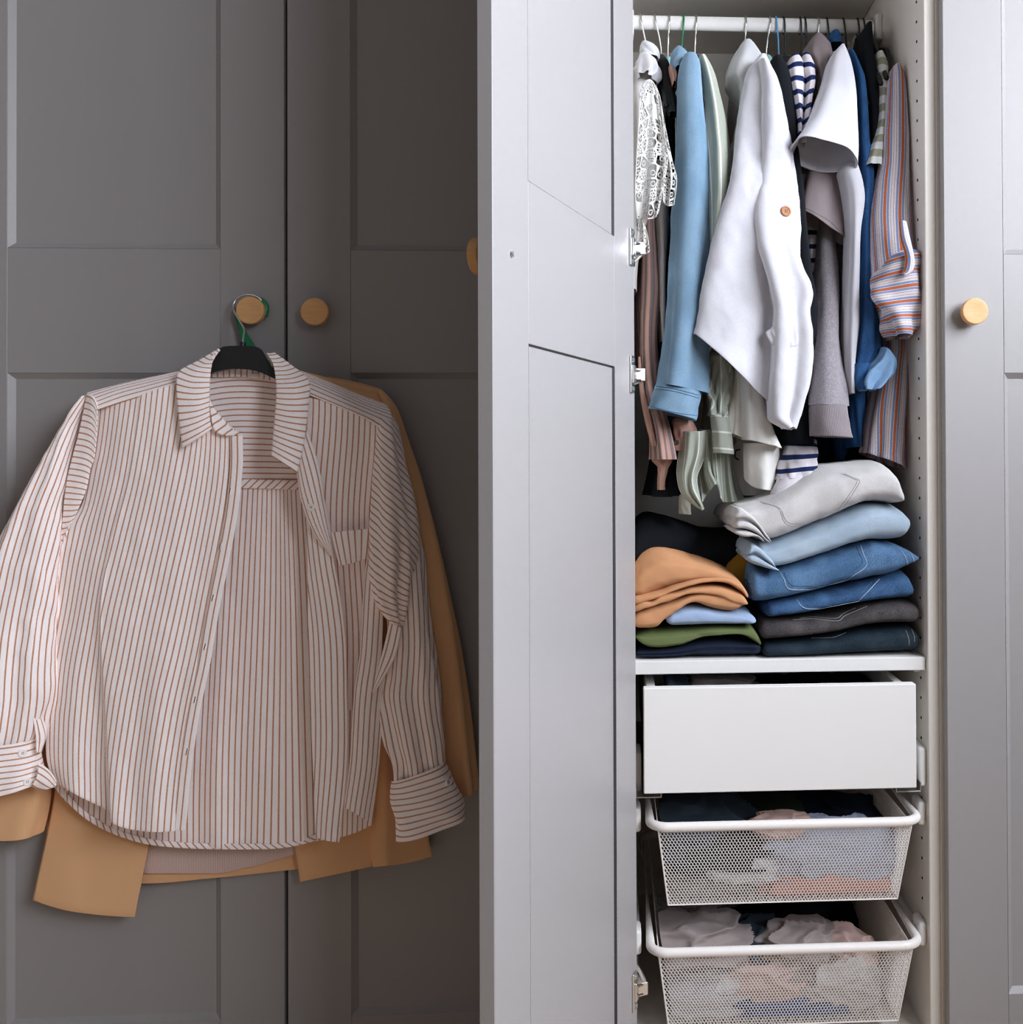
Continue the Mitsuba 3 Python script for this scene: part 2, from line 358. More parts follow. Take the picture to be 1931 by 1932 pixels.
def carcass(k, x0, x1, front_white=True):
    t = .018
    part(k, 'side_panel', box(x0, x0+t, DEPTH0, DEPTH1, 0, 2.36, .0012), LINER, smooth=20)
    part(k, 'side_panel', box(x1-t, x1, DEPTH0, DEPTH1, 0, 2.36, .0012), LINER, smooth=20)
    part(k, 'back_panel', box(x0+t, x1-t, DEPTH1-.008, DEPTH1, .04, 2.36), LINER, smooth=False)
    part(k, 'top_panel', box(x0+t, x1-t, DEPTH0, DEPTH1-.008, 2.342, 2.36), LINER, smooth=False)
    part(k, 'bottom_panel', box(x0+t, x1-t, DEPTH0, DEPTH1-.008, .04, .058), LINER, smooth=False)
    part(k, 'plinth', box(x0+t, x1-t, DEPTH0+.03, DEPTH0+.045, 0, .04), LINER, smooth=False)

W1 = thing('wardrobe', 'closed grey double-door wardrobe with wooden knobs that the striped shirt hangs on', 'wardrobe')
carcass(W1, -.5, .5)
door(W1, tr(-.4975), knob_x=.495-.0415, dz=-.0025); door(W1, tr(.0025), knob_x=.047, dz=-.004)
W2 = thing('wardrobe', 'open grey wardrobe full of clothes, its single door swung out to the left', 'wardrobe')
carcass(W2, .5, 1.0)
TH_D = 4.3888
dd = np.array([math.cos(TH_D), math.sin(TH_D)]); nin = np.array([-dd[1], dd[0]])
if nin[0] < 0: nin = -nin
HP = np.array([.52272, -.021213])
DM = np.eye(4)     # door frame: x along the door from the hinge, y = TH is the inner face
DM[:3, 0] = (dd[0], dd[1], 0); DM[:3, 1] = (nin[0], nin[1], 0); DM[:3, 3] = (HP[0]-nin[0]*TH, HP[1]-nin[1]*TH, 0)
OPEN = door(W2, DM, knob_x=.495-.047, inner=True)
W3 = thing('wardrobe', 'closed grey wardrobe at the right edge with one wooden knob at its left', 'wardrobe')
carcass(W3, 1.0, 1.5)
door(W3, tr(1.0045, -.002), w=.495, knob_x=.040)
def din(t, z, off=0.0):
    "a point on the open door's inner face, off metres out of it"
    return np.array([HP[0]+dd[0]*t+nin[0]*off, HP[1]+dd[1]*t+nin[1]*off, z])

# ------------------------------------------------------------------ cloths
def stripes(period, width, base, line, soft=.25, axis=0):
    def fn(p, n, uv):
        x = (uv.x if axis == 0 else uv.y)/period
        d = dr.abs(x-dr.floor(x)-.5)
        return mix(base, line, 1-smoothstep(width/2*(1-soft), width/2*(1+soft), d))
    return fn
def weave(p, n, uv): return dr.sin(uv.x*5200)*dr.sin(uv.y*5200)
def cloth(name, colour, rough=.9, sheen=.25, **kw): return pbr(name, colour, rough, .15, sheen=sheen, **kw)
SHIRT = cloth('shirt_stripe', proc(stripes(.0083, .235, lin('#f8f2f1'), lin('#bb8c72'))))
SHIRT_D = cloth('shirt_bias', proc(lambda p, n, uv: stripes(.0083, .235, lin('#f8f2f1'), lin('#bb8c72'))(p, n, mi.Point2f((uv.x+uv.y)*.75, uv.y))))
TAN = cloth('tan_wool', lin('#d8ab80'), .95, .4)
def rib_fn(p, n, uv): return mix(lin('#b79c92'), lin('#d3bdb4'), .5+.5*dr.sin(uv.x*2*math.pi/.0026))
LINING = cloth('ribbed_lining', proc(rib_fn), .8)
BLACKP = pbr('black_plastic', (.012, .014, .015), .45, .4)
GREENP = pbr('green_plastic', lin('#0c6a42'), .35, .5)
BLUEP = pbr('blue_plastic', lin('#4f8fbd'), .35, .5)
PEARL = pbr('pearl_button', lin('#efe9e6'), .25, .6)
LABELC = cloth('label_cloth', lin('#f0eeec'))

# ------------------------------------------------------------------ the striped shirt on the door knob
S1, S2, S3, S4, S5 = crop(0, 640, 4.0229), crop(0, 1100, 4.0229), crop(440, 640, 4.0229), crop(440, 1100, 3.8646), crop(300, 500, 3.865)
def Z(pts, *Y):
    "adds depths to pixel points: one for all, or a run from first to last"
    y = np.interp(np.linspace(0, 1, len(pts)), np.linspace(0, 1, len(Y)), Y); return [(p[0], p[1], q) for p, q in zip(pts, y)]

SH = thing('shirt', 'white shirt with thin brown stripes hanging open from the left door knob', 'shirt')
# back, seen through the open front
back = Sheet([Z([(150, 905), (128, 1000), (112, 1200), (104, 1400), (103, 1484)], -.052), Z([(215, 905), (195, 1100), (178, 1300), (165, 1450), (160, 1542)], -.05), Z([(300, 905), (280, 1200), (265, 1450), (262, 1588)], -.05),
              Z([(400, 905), (385, 1200), (372, 1450), (370, 1600)], -.05), Z([(455, 906), (440, 1150), (428, 1400), (425, 1601)], -.05), Z([(515, 906), (512, 1150), (505, 1400), (500, 1601)], -.052), Z([(560, 907), (572, 1150), (580, 1400), (585, 1589)], -.052), Z([(640, 907), (655, 1150), (655, 1400), (650, 1578)], -.05), Z([(715, 907), (712, 1150), (706, 1400), (702, 1556)], -.05)],
             nu=110, nv=90, kf=((.0035, 4.2, .25, .8), (.002, 7.1, -.3, .8)), folds=.004, seed=3)
back.to(SH, 'back_panel', SHIRT)
hemc = np.array([(103, 1484), (128, 1512), (160, 1542), (205, 1568), (262, 1588), (320, 1597), (400, 1601), (500, 1601), (545, 1597), (585, 1588), (600, 1581)], float)
hq = sm(hemc, 60); hn = np.gradient(hq, axis=0); hn = np.stack([hn[:, 1], -hn[:, 0]], 1)/np.linalg.norm(hn, axis=1)[:, None]
Sheet([[(a[0]-b[0]*1.5, a[1]-b[1]*1.5, -.0535) for a, b in zip(hq, hn)], [(a[0]+b[0]*9, a[1]+b[1]*9, -.0535) for a, b in zip(hq, hn)]], nu=4, nv=90, fine=.0004).to(SH, 'hem', SHIRT_D, swap=True)
yoke = Sheet([Z([(372, 702), (378, 800), (400, 870), (430, 912)], -.056, -.052), Z([(458, 690), (458, 790), (458, 912)], -.050, -.049), Z([(560, 706), (562, 800), (566, 912)], -.056, -.052)], nu=30, nv=60, fine=.0008)
yoke.to(SH, 'yoke', SHIRT, swap=True)
Sheet([Z([(436, 904), (436, 921)], -.0575), Z([(500, 905), (500, 922)], -.0568), Z([(568, 908), (568, 925)], -.0575)], nu=30, nv=4, fine=.0005).to(SH, 'yoke_seam', SHIRT_D)
Sheet([Z([(392, 692), (394, 712)], -.0595), Z([(450, 690), (450, 711)], -.0570), Z([(525, 700), (524, 720)], -.0595)], nu=40, nv=5, fine=.0004).to(SH, 'collar_band', SHIRT)
Sheet([Z([(474, 704), (473, 713)], -.0615), Z([(489, 705), (488, 714)], -.0615)], nu=6, nv=4, fine=.0002).to(SH, 'label', LABELC, label='small white woven label in the neck')
# left front
ped = [(457, 820), (457, 880), (449, 960), (433, 1050), (413, 1150), (396, 1250), (379, 1330), (363, 1430), (349, 1566)]
fl = Sheet([Z([(183, 770), (178, 851), (170, 885), (160, 933), (148, 963), (124, 990), (114, 1030), (107, 1112), (102, 1199), (100, 1299), (90, 1349), (86, 1411), (92, 1450), (105, 1478)], -.085, -.08, -.075, -.07),
            Z([(222, 758), (205, 900), (180, 1000), (160, 1100), (150, 1220), (147, 1350), (148, 1430), (150, 1503)], -.094, -.092, -.088),
            Z([(262, 746), (240, 900), (205, 1020), (188, 1120), (186, 1200), (193, 1320), (200, 1450), (206, 1533)], -.1, -.1, -.088),
            Z([(267, 745), (246, 900), (214, 1020), (197, 1120), (194, 1200), (200, 1320), (205, 1450), (209, 1550)], -.102, -.106, -.106),
            Z([(308, 731), (286, 950), (256, 1150), (252, 1350), (252, 1566)], -.104, -.112), Z([(352, 722), (342, 850), (325, 1050), (308, 1250), (300, 1420), (298, 1570)], -.104, -.112),
            Z([(395, 770), (396, 900), (380, 1080), (352, 1300), (338, 1440), (328, 1568)], -.103, -.108), Z(ped, -.102, -.104)],
           nu=110, nv=130, kf=((.0016, 5.3, .6, 1), (.0022, 3.1, -.5, 1)), folds=.005, seed=11, fine=.001)
fl.to(SH, 'front_panel', SHIRT, anchor=-1)
pl = Sheet([[(x-23, y+2, -.1065-.001*i/8) for i, (x, y) in enumerate(ped)], [(x-11, y+1, -.1075-.001*i/8) for i, (x, y) in enumerate(ped)], [(x+1, y, -.1068-.001*i/8) for i, (x, y) in enumerate(ped)]], nu=10, nv=100, fine=.0008, seed=2)
pk = pl.to(SH, 'placket', SHIRT, uo=.002)
THREAD = cloth('white_thread', lin('#f4efec'))
for x, y in ((434, 927), (416, 1030), (402, 1128), (387, 1220), (368, 1320), (353, 1418)):
    q = hit(pl.mesh, [(x+1.5, y-6), (x, y), (x-1.5, y+6)], .0006)
    if len(q) == 3: part(pk, 'buttonhole', tube(q, .0011, 6), THREAD, smooth=True); put(num(pk+'__slit'), tube(q*[[1, 1, 1]]+np.array([0, -.0009, 0]), .0005, 5), DARK)
# left yoke strip over the shoulder
Sheet([Z([(164, 741), (211, 728), (261, 716), (340, 699)], -.078, -.07), Z([(172, 757), (225, 738), (280, 724), (345, 707)], -.094, -.09), Z([(182, 774), (230, 758), (290, 740), (350, 722)], -.1, -.106)], nu=14, nv=40, fine=.0006).to(SH, 'shoulder_yoke', SHIRT)
# collar
Sheet([Z([(413, 657), (375, 679), (339, 699), (332, 725), (336, 779), (344, 843)], -.088, -.115, -.126), Z([(414, 659), (396, 681), (372, 705), (368, 745), (368, 790), (372, 827)], -.092, -.122, -.131), Z([(416, 660), (404, 676), (398, 702), (396, 751), (397, 790), (400, 809)], -.09, -.117, -.122)], nu=26, nv=60, thick=.003, fine=.0006).to(SH, 'collar', SHIRT, swap=True)
Sheet([Z([(393, 745), (399, 790), (405, 810)], -.11, -.116), Z([(404, 768), (418, 806), (426, 821)], -.108, -.113), Z([(412, 778), (438, 808), (457, 820)], -.104, -.11)], nu=20, nv=16, thick=.003, fine=.0004).to(SH, 'collar_stand', SHIRT_D, swap=True)
Sheet([Z([(504, 667), (516, 690), (521, 733), (518, 790), (512, 860)], -.09, -.117, -.125), Z([(512, 666), (536, 700), (553, 733), (550, 790), (537, 876)], -.092, -.122, -.133), Z([(519, 665), (550, 688), (583, 717), (583, 760), (574, 836), (561, 892)], -.088, -.113, -.128)], nu=26, nv=60, thick=.003, fine=.0006).to(SH, 'collar', SHIRT, swap=True)
Sheet([Z([(503, 666), (512, 690), (521, 725)], -.08), Z([(519, 667), (521, 690), (523, 720)], -.088)], nu=8, nv=12, fine=.0003).to(SH, 'collar_lining', SHIRT)
# right front: chest, valley and the side folded forward
Sheet([Z([(566, 747), (584, 900), (612, 1050), (646, 1203), (650, 1340)], -.1, -.09, -.072), Z([(650, 768), (657, 900), (664, 1050), (684, 1203), (684, 1340)], -.101, -.092, -.07), Z([(714, 800), (711, 864), (705, 926), (702, 1000), (714, 1203), (716, 1340)], -.097, -.09, -.072)],
      nu=60, nv=70, folds=.002, seed=21, fine=.001).to(SH, 'front_panel', SHIRT, anchor=-1)
bd = Sheet([Z([(576, 975), (580, 1062), (581, 1200), (584, 1307), (590, 1436), (596, 1580)], -.096, -.1), Z([(600, 975), (608, 1062), (617, 1200), (620, 1307), (624, 1436), (620, 1587)], -.104, -.109), Z([(622, 975), (631, 1062), (640, 1110), (652, 1203), (655, 1307), (655, 1436), (641, 1589)], -.103, -.106)],
           nu=40, nv=90, folds=.002, seed=22, fine=.001)
bd.to(SH, 'front_edge', SHIRT, anchor=-1)
Sheet([Z([(694, 1040), (686, 1105), (679, 1230), (668, 1309), (660, 1436), (649, 1522)], -.098, -.102), Z([(712, 1040), (706, 1105), (699, 1230), (692, 1309), (686, 1436), (672, 1536)], -.106, -.11), Z([(730, 1040), (724, 1105), (722, 1230), (722, 1330), (716, 1436), (702, 1556)], -.098, -.096)],
      nu=40, nv=80, folds=.003, seed=23, fine=.0015).to(SH, 'side_fold', SHIRT, anchor=0)
pc = Sheet([Z([(625, 1005), (633, 1040), (640, 1068)], -.113), Z([(660, 1001), (666, 1062)], -.115), Z([(697, 997), (694, 1030), (691, 1054)], -.113)], nu=20, nv=14, fine=.0005)
pc.to(SH, 'pocket', SHIRT)
lp = Sheet([Z([(560, 893), (570, 951), (594, 1010), (630, 1056)], -.112, -.116, -.11), Z([(568, 850), (588, 930), (608, 1000), (630, 1054)], -.118, -.123, -.112), Z([(580, 812), (601, 876), (614, 951), (630, 1050)], -.111, -.116, -.11)], nu=22, nv=50, fine=.0008)
lp.to(SH, 'lapel', SHIRT)
button(SH, lp.mesh, 588, 957, PEARL, label='white shirt button')
Sheet([Z([(568, 700), (620, 720), (680, 745), (728, 762)], -.062, -.068), Z([(580, 722), (640, 748), (690, 770), (740, 790)], -.092, -.09), Z([(583, 745), (640, 768), (690, 790), (716, 808)], -.1035, -.1015)], nu=16, nv=40, fine=.0006).to(SH, 'shoulder_yoke', SHIRT)
# sleeves
Sheet([Z([(164, 742), (149, 814), (127, 901), (118, 976), (115, 1030)], -.09, -.088, -.08), Z([(176, 748), (168, 830), (152, 905), (136, 960), (118, 1026)], -.099, -.094, -.084), Z([(184, 768), (179, 851), (171, 885), (159, 935), (121, 1014)], -.1, -.094, -.086)], nu=20, nv=50, fine=.001).to(SH, 'sleeve_gusset', SHIRT, swap=True)
sl = Loft([(160, 750, 170, 747, -.075, .012), (140, 783, 158, 778, -.075, .022), (108, 832, 148, 818, -.075, .028), (80, 880, 135, 882, -.076, .032), (30, 972, 121, 972, -.076, .036), (-14, 1072, 112, 1080, -.076, .038), (-48, 1200, 105, 1200, -.078, .038), (-60, 1300, 102, 1300, -.08, .036), (-58, 1350, 88, 1350, -.08, .034), (-58, 1396, 68, 1396, -.08, .03)],
          folds=.0035, seed=5, ks=(4, 7, 11), fine=.003, crumple=.004, close=False)
sl.to(SH, 'sleeve', SHIRT)
cl = Loft([(-62, 1402, 68, 1392, -.08, .031), (-60, 1450, 75, 1440, -.081, .033), (-52, 1508, 83, 1474, -.082, .034)], folds=.0015, seed=6, close=False, nv=24, fine=.0008)
k = cl.to(SH, 'cuff', SHIRT, swap=True)
for x, y in ((42, 1421), (51, 1475)): button(k, cl.mesh, x, y, PEARL)
Sheet([Z([(63, 1352), (68, 1385), (70, 1420)], -.102, -.1), Z([(78, 1356), (86, 1390), (78, 1420)], -.09), Z([(84, 1362), (88, 1385), (80, 1412)], -.084)], nu=12, nv=20, fine=.001, folds=.002, seed=8).to(k, 'placket', SHIRT)
Sheet([Z([(74, 1440), (72, 1462), (62, 1484)], -.104, -.11), Z([(92, 1452), (88, 1478), (72, 1489)], -.094), Z([(106, 1474), (104, 1484), (88, 1490)], -.09)], nu=14, nv=14, fine=.001).to(k, 'placket', SHIRT, swap=True)
sr = Loft([(722, 775, 742, 788, -.07, .014), (716, 805, 752, 808, -.078, .028), (710, 864, 763, 870, -.085, .034), (703, 938, 776, 938, -.09, .036), (697, 1000, 784, 1000, -.093, .036), (700, 1065, 782, 1056, -.095, .034), (711, 1122, 772, 1112, -.096, .03), (732, 1160, 766, 1152, -.097, .022), (750, 1182, 761, 1180, -.098, .012)], folds=.004, seed=15, ks=(3, 5, 8), fine=.002, close=False, lip=.02, drift=1.2)
SHIRT_B = cloth('shirt_diagonal', proc(lambda p, n, uv: stripes(.0083, .235, lin('#f8f2f1'), lin('#bb8c72'))(p, n, mi.Point2f(uv.x*.62-uv.y*.78, uv.y))))
sr.to(SH, 'sleeve', SHIRT_B)
s2 = Loft([(728, 960, 780, 960, -.072, .02), (730, 1050, 797, 1050, -.072, .024), (732, 1120, 805, 1115, -.074, .026), (732, 1190, 813, 1190, -.076, .026), (716, 1268, 825, 1265, -.077, .026), (704, 1310, 831, 1308, -.078, .026), (713, 1350, 834, 1350, -.078, .026), (726, 1398, 837, 1390, -.078, .025), (741, 1447, 838, 1434, -.078, .023), (742, 1470, 839, 1440, -.078, .023)], folds=.004, seed=17, ks=(4, 6, 9), fine=.003, close=True, drift=1.0)
s2.to(SH, 'sleeve_end', SHIRT)
Sheet([Z([(737, 1166), (722, 1230), (702, 1303)], -.112, -.106), Z([(757, 1186), (746, 1236), (729, 1270), (704, 1309)], -.116, -.112)], nu=8, nv=40, fine=.001).to(SH, 'sleeve_fold', SHIRT)
cr = Loft([(740, 1470, 838, 1436, -.08, .026), (738, 1508, 859, 1478, -.081, .028), (744, 1545, 871, 1513, -.082, .03), (749, 1582, 877, 1543, -.083, .031)], folds=.0022, seed=19, ks=(3, 5), close=False, nv=30, fine=.001)
k = cr.to(SH, 'cuff', SHIRT, swap=True)
button(k, cr.mesh, 846, 1476, PEARL)

# black hanger of the shirt
from shapely.geometry import Polygon
def plate(px, Y, t, mat_parent=None):
    "an upright plate from an outline in pixels, t thick, rounded a little"
    q = [at(x, y, Y) for x, y in px]
    poly = Polygon([(p[0], p[2]) for p in q]).buffer(0)
    b = trimesh.creation.extrude_polygon(poly.buffer(-.0008), t, engine='earcut'); c = trimesh.creation.extrude_polygon(poly, t-.0016, engine='earcut')
    c.apply_translation((0, 0, .0008)); m = cat([b, c])
    v = m.vertices.copy(); m.vertices = np.stack([v[:, 0], Y+t/2-v[:, 2], v[:, 1]], 1); m.invert()
    if m.volume < 0: m.invert()
    return m
HG = thing('hanger', 'black plastic hanger with chrome hook inside the striped shirt', 'hanger')
out = sm([(230, 745), (330, 712), (396, 690), (405, 672), (416, 658), (428, 654), (454, 653), (480, 654), (492, 659), (503, 678), (520, 697), (600, 735), (690, 772)], 60).tolist()+sm([(688, 782), (600, 750), (523, 716), (487, 701), (455, 696), (425, 698), (396, 706), (330, 730), (232, 757)], 50).tolist()
part(HG, 'body', plate(out, -.082, .011), BLACKP)
part(HG, 'neck', tube([at(458, 656, -.082), at(458.5, 646, -.081)], .0042, 14), BLACKP, smooth=40)
hk = [at(458, 650, -.08), at(459.5, 636, -.075), at(461, 622, -.066), at(452, 605, -.05), at(443, 590, -.034), at(440, 579, -.026), at(444, 567, -.023), at(453, 559, -.022), at(465, 556, -.021), at(480, 558, -.018), at(492, 565, -.015), at(499, 577, -.013)]
part(HG, 'hook', tube(hk, .0014, 10, 60), CHROME, smooth=True)

# green hanger and tan jacket behind the shirt
GH = thing('hanger', 'green plastic hanger behind the black one, holding the tan jacket', 'hanger')
part(GH, 'hook', tube([at(x, y, -.012) for x, y in ((500, 597), (503, 583), (497, 569), (483, 566), (466, 568), (453, 577), (447, 592), (452, 612), (462, 634), (470, 660))], [.0035, .004, .004, .004, .004, .004, .004, .004, .0045, .005], 10, 60), GREENP, smooth=True)
part(GH, 'body', plate([(452, 612), (462, 622), (478, 648), (496, 675), (560, 705), (680, 738), (690, 752), (560, 725), (470, 700), (380, 720), (240, 752), (235, 742), (380, 705), (452, 680), (458, 650), (454, 630)], -.014, .008), GREENP)
JK = thing('jacket', 'tan wool jacket hanging behind the striped shirt', 'jacket')
jb = Sheet([Z([(190, 762), (130, 1100), (90, 1450), (90, 1640)], -.012), Z([(240, 735), (240, 1100), (240, 1450), (268, 1667)], -.013), Z([(400, 700), (400, 1100), (400, 1450), (400, 1657)], -.013), Z([(590, 708), (580, 1100), (570, 1450), (562, 1640)], -.013), Z([(722, 735), (740, 1100), (770, 1400), (800, 1615)], -.011)], nu=60, nv=60, folds=.003, fine=.0006, thick=.003)
jb.to(JK, 'back_panel', TAN)
Sheet([Z([(240, 1300), (262, 1500), (272, 1648)], -.019), Z([(400, 1300), (400, 1500), (400, 1648)], -.021), Z([(470, 1300), (470, 1500), (470, 1636)], -.021), Z([(590, 1300), (575, 1500), (568, 1608)], -.019)], nu=40, nv=30, folds=.003, fine=.0005, seed=4).to(JK, 'lining', LINING, 'pinkish ribbed lining')
Sheet([Z([(165, 755), (140, 1100), (110, 1450), (62, 1698)], -.024, -.026), Z([(240, 740), (230, 1100), (200, 1450), (150, 1722)], -.028, -.034), Z([(330, 715), (340, 1100), (300, 1480), (254, 1730)], -.024, -.029)], nu=50, nv=60, folds=.002, fine=.0008, thick=.004, seed=7).to(JK, 'front_panel', TAN)
Sheet([Z([(560, 715), (550, 1100), (548, 1500), (566, 1664)], -.024, -.03), Z([(640, 722), (650, 1100), (650, 1450), (665, 1643)], -.028, -.034), Z([(720, 738), (750, 1100), (780, 1450), (705, 1634)], -.024, -.026)], nu=50, nv=60, folds=.002, fine=.0008, thick=.004, seed=9).to(JK, 'front_panel', TAN)
Sheet([Z([(690, 1240), (694, 1540), (702, 1636)], -.03), Z([(725, 1240), (722, 1540), (726, 1634)], -.042), Z([(752, 1240), (752, 1540), (760, 1630)], -.03), Z([(800, 1240), (806, 1540), (816, 1616)], -.018)], nu=30, nv=30, fine=.0008, thick=.003).to(JK, 'side_panel', TAN)
Sheet([Z([(560, 696), (620, 712), (718, 736)], -.016, -.02), Z([(560, 715), (620, 732), (722, 765)], -.034, -.036)], nu=12, nv=40, fine=.0006, thick=.003).to(JK, 'shoulder', TAN)
Loft([(712, 738, 724, 738, -.026, .008), (722, 760, 745, 762, -.028, .016), (735, 830, 770, 828, -.03, .022), (745, 930, 801, 920, -.031, .024), (755, 1060, 834, 1050, -.032, .024), (768, 1200, 862, 1180, -.032, .024), (800, 1350, 885, 1330, -.032, .023), (858, 1502, 902, 1488, -.033, .021)], folds=.0025, seed=31, ks=(3, 4, 6), fine=.001).to(JK, 'sleeve', TAN)
Loft([(160, 748, 172, 748, -.026, .008), (120, 830, 150, 830, -.028, .02), (60, 960, 120, 960, -.03, .023), (0, 1150, 100, 1150, -.032, .024), (-30, 1350, 92, 1350, -.033, .024), (-30, 1480, 94, 1480, -.036, .024), (-32, 1578, 80, 1572, -.038, .024)], folds=.003, seed=33, ks=(2, 3, 5), fine=.001).to(JK, 'sleeve', TAN)

# ------------------------------------------------------------------ fittings of the open wardrobe
C1, C2, C3, C4 = crop(1180, 0, 3.2183), crop(1180, 500, 3.2183), crop(1180, 900, 3.2183), crop(1180, 1240, 2.7917)
R5, R6 = crop(1190, 0, 7.724), crop(1430, 0, 5.517)
IX0, IX1 = .518, .982
zsh1, zsh0 = at(1500, 1243.5, .03)[2], at(1500, 1268.5, .03)[2]
part(W2, 'shelf', box(IX0+.001, IX1-.001, .03, .585, zsh0, zsh1, .001), WHITE, 'white shelf carrying the folded clothes')
zt_ = at(1350, 101, .592)[2]
part(W2, 'shelf', box(IX0+.001, IX1-.001, .03, .592, zt_, zt_+.018, .001), LINER)
for z in (zsh0, zt_):
    for y in (.065, .52): part(W2, 'shelf_peg', rbox(IX1-.012, IX1, y-.006, y+.006, z-.009, z, .003, 10), WHITE)
RY_, RZ_ = .285, (at(1430, 33.5, .285)[2]+at(1430, 60.5, .285)[2])/2
RR_ = (at(1430, 33.5, .285)[2]-at(1430, 60.5, .285)[2])/2
k = part(W2, 'hanging_rail', tube([(IX0, RY_, RZ_), (.6, RY_, RZ_), (.9, RY_, RZ_), (IX1, RY_, RZ_)], RR_, 28, flat=.62), WHITE, 'white clothes rail', smooth=40)
for x in (IX0, IX1-.012): put(num(k+'__bracket'), rbox(x, x+.012, RY_-.016, RY_+.016, RZ_-.028, RZ_+.02, .004, 10), WHITE)
hs = []
for y in (.058, .52):
    for i in range(62):
        c = trimesh.creation.cylinder(.0022, .0012, sections=10); c.apply_transform(trimesh.transformations.rotation_matrix(math.pi/2, [0, 1, 0])); c.apply_translation((IX1-.0004, y, .2+.032*i)); hs.append(c)
part(W2, 'peg_holes', cat(hs), DARK, 'rows of small peg holes in the side panel', kind='stuff')
# hinges on the open door
for (xp, yp, big) in ((1190, 466, 0), (1191, 706, 0), (1199, 1871, 1)):
    zc = at(1196, yp, -.04)[2]
    H = num(OPEN+'__hinge')
    Q = lambda t0, t1, o0, o1, z0, z1, r=.002: xf(rbox(t0, t1, TH+o0, TH+o1, zc+z0, zc+z1, r, 10), DM)
    cup = [Q(.010, .026, 0, .0035, -.028, .028, .0017), Q(.012, .024, .002, .007, -.014, .014)]
    for z in (-.021, .021):
        c = trimesh.creation.cylinder(.0035, .003, sections=16); c.apply_transform(trimesh.transformations.rotation_matrix(math.pi/2, [1, 0, 0])); c.apply_translation((.018, TH+.0042, zc+z)); cup.append(xf(c, DM))
    p0 = din(.012, zc, .006)
    p1 = np.array([IX0+.004, .03, zc])
    dx = p1-p0
    arm = []
    for zz in (-.0075, .0065):
        arm.append(tube([p0+(0, 0, zz), p0+np.array([.010, .004, zz]), p0+dx*.6+np.array([.006, 0, zz]), p1+(0, 0, zz)], .0035, 8))
    arm.append(M(m3.Manifold.batch_hull([m3.Manifold.sphere(.0012, 8).translate(tuple(v)) for v in (p0+(0, 0, .0085), p0+(0, 0, -.0085), p0+np.array([.013, .003, .0085]), p0+np.array([.013, .003, -.0085]))])))
    arm.append(rbox(IX0, IX0+.008, .028, .075, zc-.010, zc+.010, .003, 10))
    put(H, cat(cup+arm), CHROME); tag(H, 'shiny steel cup hinge')
# small screw end on the inner face
q = din(.448, ZK, .0008)
c = lathe([(0, 0), (.0035, 0), (.0032, .0012), (.002, .0016), (0, .0012)], 14); A = trimesh.geometry.align_vectors([0, 0, 1], [nin[0], nin[1], 0]); A[:3, 3] = q
part(OPEN, 'screw', xf(c, A), CHROME)

# drawer
def dr_(n, m, mat, lab=None, s=25): return part(DRW, n, m, mat, lab, smooth=s)
DRW = num(W2+'__drawer'); tag(DRW, 'white drawer pulled a little open')
TL, TR, BR, BL = at(1213.5, 1299, -.012), at(1728.5, 1290.5, -.012), at(1731, 1486.5, -.012), at(1216, 1498.5, -.012)
zf1, zf0 = (TL[2]+TR[2])/2, (BL[2]+BR[2])/2; xf0, xf1 = (TL[0]+BL[0])/2, (TR[0]+BR[0])/2
yaw = math.atan2(.0, 1)
dr_('front', box(xf0, xf1, -.012, .006, zf0, zf1, .0012), WHITE)
for x in (xf0+.006, xf1-.020): dr_('side', box(x, x+.014, .006, .50, zf0+.012, zf1-.008, .001), WHITE)
dr_('back', box(xf0+.020, xf1-.020, .486, .50, zf0+.012, zf1-.008, .001), WHITE)
dr_('bottom', box(xf0+.020, xf1-.020, .006, .486, zf0+.012, zf0+.018), WHITE, s=False)
for sx, x in ((1, xf0-.012), (-1, xf1+.012)):
    g = lambda a, b, y0, y1, z0, z1: box(min(x+sx*a, x+sx*b), max(x+sx*a, x+sx*b), y0, y1, z0, z1, .0005)
    dr_('runner', cat([g(0, .040, .004, .46, zf0-.0115, zf0-.0095), g(.038, .040, .004, .46, zf0-.0115, zf0-.002), g(0, .002, .004, .46, zf0-.0115, zf0+.004)]), STEEL)
    xw = IX0 if sx > 0 else IX1
    dr_('runner_mount', cat([rbox(min(xw, xw+sx*.014), max(xw, xw+sx*.014), .03, .09, zf0-.012, zf0+.05, .005, 12)]), WHITE)

